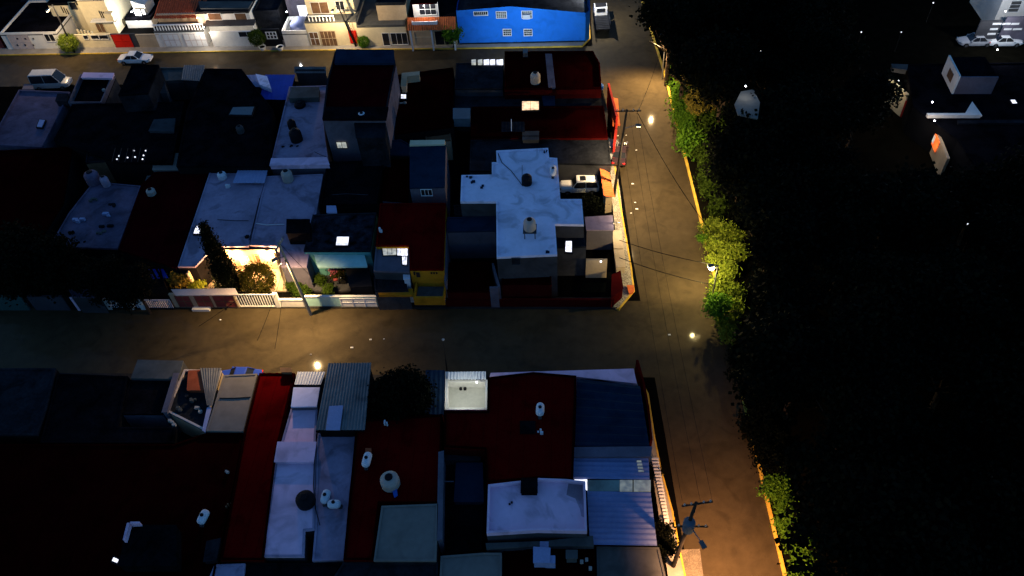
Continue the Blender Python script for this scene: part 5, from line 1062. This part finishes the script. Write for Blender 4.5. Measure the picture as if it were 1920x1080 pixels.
# ---- vegetation
def crown_mesh(name, rx, ry, rz, nclump, nleaf, ls, seed, squash=0, shape='blob'):
    rnd = random.Random(seed); vs, fs = [], []
    lobes = [(Vector((rnd.uniform(-.55, .55)*rx, rnd.uniform(-.55, .55)*ry, rnd.uniform(-.3, .5)*rz)), rnd.uniform(.45, .7)) for _ in range(7)]
    for c in range(nclump):
        if shape == 'ball':
            d = Vector((rnd.gauss(0, 1), rnd.gauss(0, 1), rnd.gauss(0, 1)+.2)).normalized()*rnd.uniform(.82, 1.0); ce = Vector((d.x*rx, d.y*ry, d.z*rz))
        elif shape == 'cone':
            h = rnd.random()**1.3; a = rnd.uniform(0, 6.283); rr = (1-h)**.95*(rnd.uniform(.5, 1.05)); ce = Vector((math.cos(a)*rr*rx, math.sin(a)*rr*ry, (h*2-1)*rz))
        else:
            l, k = rnd.choice(lobes); d = Vector((rnd.gauss(0, 1), rnd.gauss(0, 1), rnd.gauss(0, 1)+.25)).normalized()*rnd.uniform(.6, 1.08)
            ce = l+Vector((d.x*rx*k, d.y*ry*k, d.z*rz*k))
        cr = ls*rnd.uniform(1.6, 3.4)
        for j in range(nleaf):
            p = ce+Vector((rnd.gauss(0, .5), rnd.gauss(0, .5), rnd.gauss(0, .4)))*cr
            u = Vector((rnd.gauss(0, 1), rnd.gauss(0, 1), rnd.gauss(0, .6)+(1.2 if shape == 'blade' else 0))).normalized(); w = u.orthogonal().normalized()
            w = (Matrix.Rotation(rnd.uniform(0, 6.28), 3, u) @ w); s = ls*rnd.uniform(.6, 1.3); q = .28 if shape == 'blade' else .5; s2 = s*(1.7 if shape == 'blade' else 1)
            k = len(vs); vs += [tuple(p-u*s2*.5), tuple(p+w*s*q), tuple(p+u*s2*.5), tuple(p-w*s*q)]; fs.append((k, k+1, k+2, k+3))
    me = bpy.data.meshes.new(name); me.from_pydata(vs, [], fs); return me
CR = {}
for k, a in dict(big0=(4, 4, 3, 330, 22, .34, 1), big1=(4, 3.6, 2.8, 330, 22, .36, 2), big2=(3.7, 4.2, 3.2, 330, 22, .34, 3), sh0=(1.1, 1.1, .9, 120, 18, .2, 4), sh1=(1.2, 1.0, .8, 120, 18, .2, 5), sh2=(1.0, 1.2, 1.0, 120, 18, .18, 6)).items(): CR[k] = crown_mesh('crown', *a)
CR['ball'] = crown_mesh('crown', 1.15, 1.15, 1.1, 420, 16, .11, 14, shape='ball'); CR['dense'] = crown_mesh('crown', 2.4, 2.6, 2.0, 520, 20, .22, 15, shape='ball')
CR['bl0'] = crown_mesh('crown', 1.2, 1.2, .9, 90, 20, .32, 8, shape='blade'); CR['bl1'] = crown_mesh('crown', 1.3, 1.1, 1.0, 90, 20, .34, 9, shape='blade')
TRK = {}
def trunk_mesh(h, r, seed, spread):
    rnd = random.Random(seed); mb = MB(); p = Vector((0, 0, 0)); q = Vector((rnd.uniform(-.2, .2), rnd.uniform(-.2, .2), h*.6)); mb.bar(p, q, r, r*.7, 8)
    for k in range(5):
        a = k*1.26+rnd.uniform(-.3, .3); e = q+Vector((math.cos(a)*spread, math.sin(a)*spread, h*rnd.uniform(.3, .5))); mb.bar(q, e, r*.5, r*.15, 6)
    me = bpy.data.meshes.new('trunk'); me.from_pydata(mb.v, [], mb.f); me.materials.append(M['bark']); return me
TRK['big'] = trunk_mesh(6, .28, 1, 2.2); TRK['small'] = trunk_mesh(1.2, .07, 2, .6)
MV = {}
def tree(label, x, y, z, s, crown='big0', m='leaf_dark', group=None, name='tree', trunk='big', cz=7.2, cat='tree', sx=1, sz=1, rz=None):
    t = T(name, label, cat, (x, y, 0), group); key = (crown, m)
    if key not in MV: me = CR[crown].copy(); me.materials.clear(); me.materials.append(M[m]); MV[key] = me
    o = bpy.data.objects.new('crown', MV[key]); C.objects.link(o); o.parent = t; o.location = (0, 0, z); o.scale = (s*sx, s, s*sz); o.rotation_euler.z = random.uniform(0, 6.28) if rz is None else rz
    b = bpy.data.objects.new('trunk', TRK[trunk]); C.objects.link(b); b.parent = t; k = z/(7.2 if trunk == 'big' else 1.4); b.scale = (k, k, k)
    return t
random.seed(21)
# overhanging crowns at the top of the verge
ORD = ['first', 'second', 'third', 'fourth', 'fifth', 'sixth', 'seventh', 'eighth', 'ninth', 'tenth', 'eleventh', 'twelfth', 'thirteenth', 'fourteenth', 'fifteenth', 'sixteenth', 'seventeenth', 'eighteenth', 'nineteenth', 'twentieth']
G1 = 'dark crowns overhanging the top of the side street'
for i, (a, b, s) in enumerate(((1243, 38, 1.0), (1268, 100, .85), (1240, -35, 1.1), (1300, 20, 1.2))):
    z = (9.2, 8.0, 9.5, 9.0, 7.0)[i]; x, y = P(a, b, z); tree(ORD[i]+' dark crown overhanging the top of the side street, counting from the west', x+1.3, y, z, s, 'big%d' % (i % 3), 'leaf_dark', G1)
# the unlit park
G2 = 'dark broadleaf trees massed in the unlit park'; pts = []
random.seed(33)
def proj(x, y, z):
    v = (x, y, z-HC); c = [sum(v[j]*(_X, _Y, _Z)[j][i] for j in range(3)) for i in range(3)]; return 960+c[0]/c[2]*FP, 540+c[1]/c[2]*FP
yy = 22
while yy < 128:
    xx = 19 + random.uniform(0, 2) - max(0, (yy-60)*.05)
    while xx < 20+yy*.66:
        q = proj(xx, yy, 7); px_ok = not (q[0] > 1600 and q[1] < 340)
        if px_ok: pts.append((xx+random.uniform(-1.2, 1.2), yy+random.uniform(-1.5, 1.5)))
        xx += random.uniform(5.6, 7.2)
    yy += 6.2
for i, (x, y) in enumerate(pts):
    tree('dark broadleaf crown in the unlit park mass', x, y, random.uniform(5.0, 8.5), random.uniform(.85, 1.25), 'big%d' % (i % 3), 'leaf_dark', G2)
# lit verge shrubs
def edge(y):
    for (x0, y0), (x1, y1) in zip(SR, SR[1:]):
        if y1 <= y <= y0: return x0+(x1-x0)*(y0-y)/(y0-y1)
    return 16
G3 = 'lit green shrubs along the right kerb near the head of the verge'
for i in range(20):
    y = 90.5-i*1.35; x = edge(y)+(.95 if i < 12 else 1.9)+random.uniform(-.1, .4)
    tree(ORD[i]+' lamp lit green shrub from the top along the right kerb', x, y, .95+random.uniform(-.2, .4), random.uniform(.65, 1.1), ('sh0', 'bl0', 'sh1', 'sh2', 'bl1')[i % 5], 'leaf_mid' if i < 12 else 'leaf_dim', G3, 'shrub', 'small', cat='shrub')  # darker leaves down the row paint the lamplight fading
for i in range(14):
    y = 90-i*2.0; x = edge(y)+3.6+random.uniform(-.4, .8)
    tree(ORD[i]+' dim green shrub from the top in the second row behind the right kerb', x, y, 1.2, random.uniform(1.1, 1.6), 'sh%d' % (i % 3), 'leaf_dim' if i < 8 else 'leaf_dark', 'second row of dim shrubs behind the right kerb', 'shrub', 'small', cat='shrub')  # back row darkened in leaf colour as the light falls off
G4 = 'spiky bright shrubs round the glowing verge lamp'
for i, (a, b, s) in enumerate(((1335, 420, 1.0), (1356, 436, 1.15), (1380, 440, 1.0), (1338, 455, 1.0), (1362, 468, 1.05), (1385, 470, .9), (1342, 486, .8), (1365, 500, .9), (1358, 530, 1.1), (1378, 545, 1.0), (1352, 556, 1.05), (1372, 574, 1.1), (1360, 600, 1.0), (1372, 625, .9), (1345, 535, .8))):
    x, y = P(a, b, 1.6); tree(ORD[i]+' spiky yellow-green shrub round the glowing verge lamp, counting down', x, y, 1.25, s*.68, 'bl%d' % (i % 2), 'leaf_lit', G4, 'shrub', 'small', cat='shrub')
tree('dense bright shrub crowding the kerb just below the glowing verge lamp', *P(1350, 572, 3.2), 3.0, 1.0, 'sh0', 'leaf_mid', None, 'shrub', 'small', cat='shrub')
tree('thin sprig reaching over the kerb above the glowing verge lamp', *P(1318, 446, 1.5), 1.5, .35, 'bl0', 'leaf_mid', None, 'shrub', 'small', cat='shrub')
G5 = 'low plants along the right kerb at the bottom of the side street'
for i in range(16):
    y = 47-i*1.5; x = edge(y)+(.55 if i < 11 else 1.3)+random.uniform(0, .5); tree(ORD[i]+' low green plant down the right kerb at the bottom of the side street', x, y, .8, random.uniform(.65, .95)*(1.25 if i < 11 else 1), 'sh%d' % (i % 3), 'leaf_dark' if i < 10 else 'leaf_mid', G5, 'shrub', 'small', cat='shrub')  # unlit stretch of the row painted with darker leaves
# crowns lit grey beyond the verge
for i, (a, b, s, m) in enumerate(((1300, 150, .55, 'leaf_ochre'), (1318, 185, .5, 'leaf_ochre'))):
    x, y = P(a, b, 4); tree(['upper', 'lower'][i]+' brownish lit crown behind the bright verge shrubs', x, y, 4, s, 'big%d' % i, m)
# pale sheet under trees
x, y = P(1402, 200, 2.5); block('pale grey canvas roof glimpsed between park trees', [(1390, 172), (1412, 168), (1424, 192), (1420, 222), (1384, 214), (1378, 196)], 10.6, 10.4, 'teal_roof', 'canvas_roof', 'roof')
# topiary and street trees
x, y = P(137, 99); tree('round clipped green topiary tree on the upper street', x, y, 1.6, 1.1, 'ball', 'leaf_lit', None, 'topiary_tree', 'small')
x, y = P(488, 92); tree('small dark round tree left of the black street gate', x, y, 1.8, .95, 'ball', 'leaf_dim', None, 'street_tree', 'small')
x, y = P(684, 88); tree('small round bush beside the red front door', x, y, .9, .72, 'ball', 'leaf_mid', None, 'street_bush', 'small', cat='bush')
x, y = P(850, 91); tree('leafy green street tree between orange awning and blue block', x, y, 2.2, 1.15, 'sh2', 'leaf_mid', None, 'street_tree', 'small')
# cypress and bush in the courtyard
CR['cy'] = crown_mesh('crown', 1.35, 1.3, 4.3, 900, 16, .17, 12, shape='cone')
x, y = P(436, 545); tree('tall black cypress standing in front of the lit courtyard', x, y, 4.9, 1.0, 'cy', 'leaf_cypress', None, 'cypress_tree', 'big', sx=1.5)
x, y = P(492, 548); tree('round ochre-green bushy tree right of the black cypress', x, y, 2.0, 1.4, 'ball', 'leaf_olive', None, 'garden_tree', 'small')
x, y = P(375, 546); tree('small bright leafed plant at the left of the lit courtyard', x, y, .8, .7, 'sh2', 'leaf_lit', None, 'garden_plant', 'small', cat='plant')
x, y = P(350, 540); tree('dim scrubby bush left of the lit courtyard wall', x, y, 1.6, .9, 'sh0', 'leaf_ochre', None, 'garden_bush', 'small', cat='bush')
for i, (a, b, s) in enumerate(((552, 535, .6), (566, 548, .7), (600, 530, .6), (618, 545, .5))):
    x, y = P(a, b, .5); tree(['first', 'second', 'third', 'fourth'][i]+' small potted green plant right of the leaning concrete pole', x, y, .7, s, 'sh%d' % (i % 3), 'leaf_dim', 'potted plants by the turquoise terrace', 'potted_plant', 'small', cat='plant')
t = tree('pink flowering shrub on the turquoise terrace', *P(634, 516, .8), 1.0, .7, 'sh1', 'leaf_olive', None, 'flowering_shrub', 'small', cat='shrub')
fm = crown_mesh('blossoms', .8, .6, .55, 40, 5, .16, 44); fm.materials.append(M['flower']); o = bpy.data.objects.new('blossoms', fm); C.objects.link(o); o.parent = t; o.location = (0, 0, 1.15)
for i, (a, b, s) in enumerate(((60, 470, 1.0), (20, 500, .9), (105, 500, .8), (200, 520, .6), (245, 525, .55))):
    x, y = P(a, b, 5); tree(['large', 'leftmost', 'third', 'fourth', 'fifth'][i]+' black tree crown behind the lower left street walls', x, y, 4.2, s, 'big%d' % (i % 3), 'leaf_dark', 'black crowns behind the lower left street walls')
x, y = P(748, 735, 4.5); tree('big black bushy tree between ribbed roof and navy strip', x, y, 3.6, 1.0, 'dense', 'leaf_dark', None, 'bushy_tree')
x, y = P(1108, 385, 1.5); tree('dark shrub in the court below the white off-roader', x, y, 1.2, 1.1, 'sh0', 'leaf_dark', None, 'court_shrub', 'small', cat='shrub')
for i, (a, b) in enumerate(((1228, 885), (1240, 1000), (1248, 1020))):
    x, y = P(a, b, 1.5); tree(['north', 'middle', 'south'][i]+' dark bush behind the white louvred fence', x, y, 1.3, (.5, .9, .8)[i], 'sh%d' % i, 'leaf_dark', 'dark bushes by the louvred fence', 'fence_bush', 'small', cat='bush')
# ---- overhead cables
def wire(label, a, b, sag=.6, r=.022):
    a, b = Vector(a), Vector(b); pts = [a.lerp(b, k/12)-Vector((0, 0, sag*4*(k/12)*(1-k/12))) for k in range(13)]
    return solo('power_cable', MB().path(pts, r, 4), 'cable', label, 'cable', tuple(a))
wire('dark cable sagging from the side street pole down over the road to the verge', (7.3, 68, 11.3), (14.4, 55, 6.0), .8, .03)
wire('cable running up from the side street pole toward the hidden lamp', (7.3, 68.1, 11.3), (12.5, 91, 6.6), .8, .025)
wire('upper of two cables crossing the side street at the verge lamp', (5, 53.5, 7.5), (14.0, 52.2, 5.5), .3, .03)
wire('lower of two cables crossing the side street at the verge lamp', (5, 52.2, 6.5), (14.0, 51, 4.0), .3, .03)
for i, (dx, dy) in enumerate(((-.9, 0), (.3, 0), (1.1, 0))): wire(['west', 'middle', 'east'][i]+' cable along the side street from the transformer pole', (8.7+dx, 25.7, 10.3), (6.2+dx*.9, 67.8, 11.5), 1.0, .012)
for i, (tx, ty, tz) in enumerate(((-34.5, 46.5, 3.2), (-28.5, 45.0, 3.0), (-26.6, 44.0, 3.0))): wire(['west', 'middle', 'east'][i]+' service cable fanning from the leaning concrete pole across the street', (-25.8, 50.6, 8.0), (tx, ty, tz), .3, .02)
wire('guy cable from the leaning concrete pole top to the turquoise terrace', (-25.9, 50.8, 9.8), (*P(585, 520, 2), 2.0), .1, .02)
# loose bits on the road
random.seed(9)
for i, (a, b) in enumerate(((413, 600), (1191, 380), (1183, 400), (1194, 392), (720, 636), (695, 637), (660, 652), (583, 665), (1255, 628), (1158, 255), (1174, 254), (1193, 282), (1186, 345))):
    x, y = P(a, b); s = random.uniform(.08, .16)
    solo('litter', MB().add([(x-s, y-s*.5, .03), (x+s, y-s*.6, .04), (x+s*.8, y+s*.5, .08), (x-s*.9, y+s*.6, .03), (x, y, .11)], [(0, 1, 4), (1, 2, 4), (2, 3, 4), (3, 0, 4)]), 'white_paint', 'pale scrap of litter on the wet asphalt', 'litter', (x, y, 0), 'pale litter scraps on the streets')
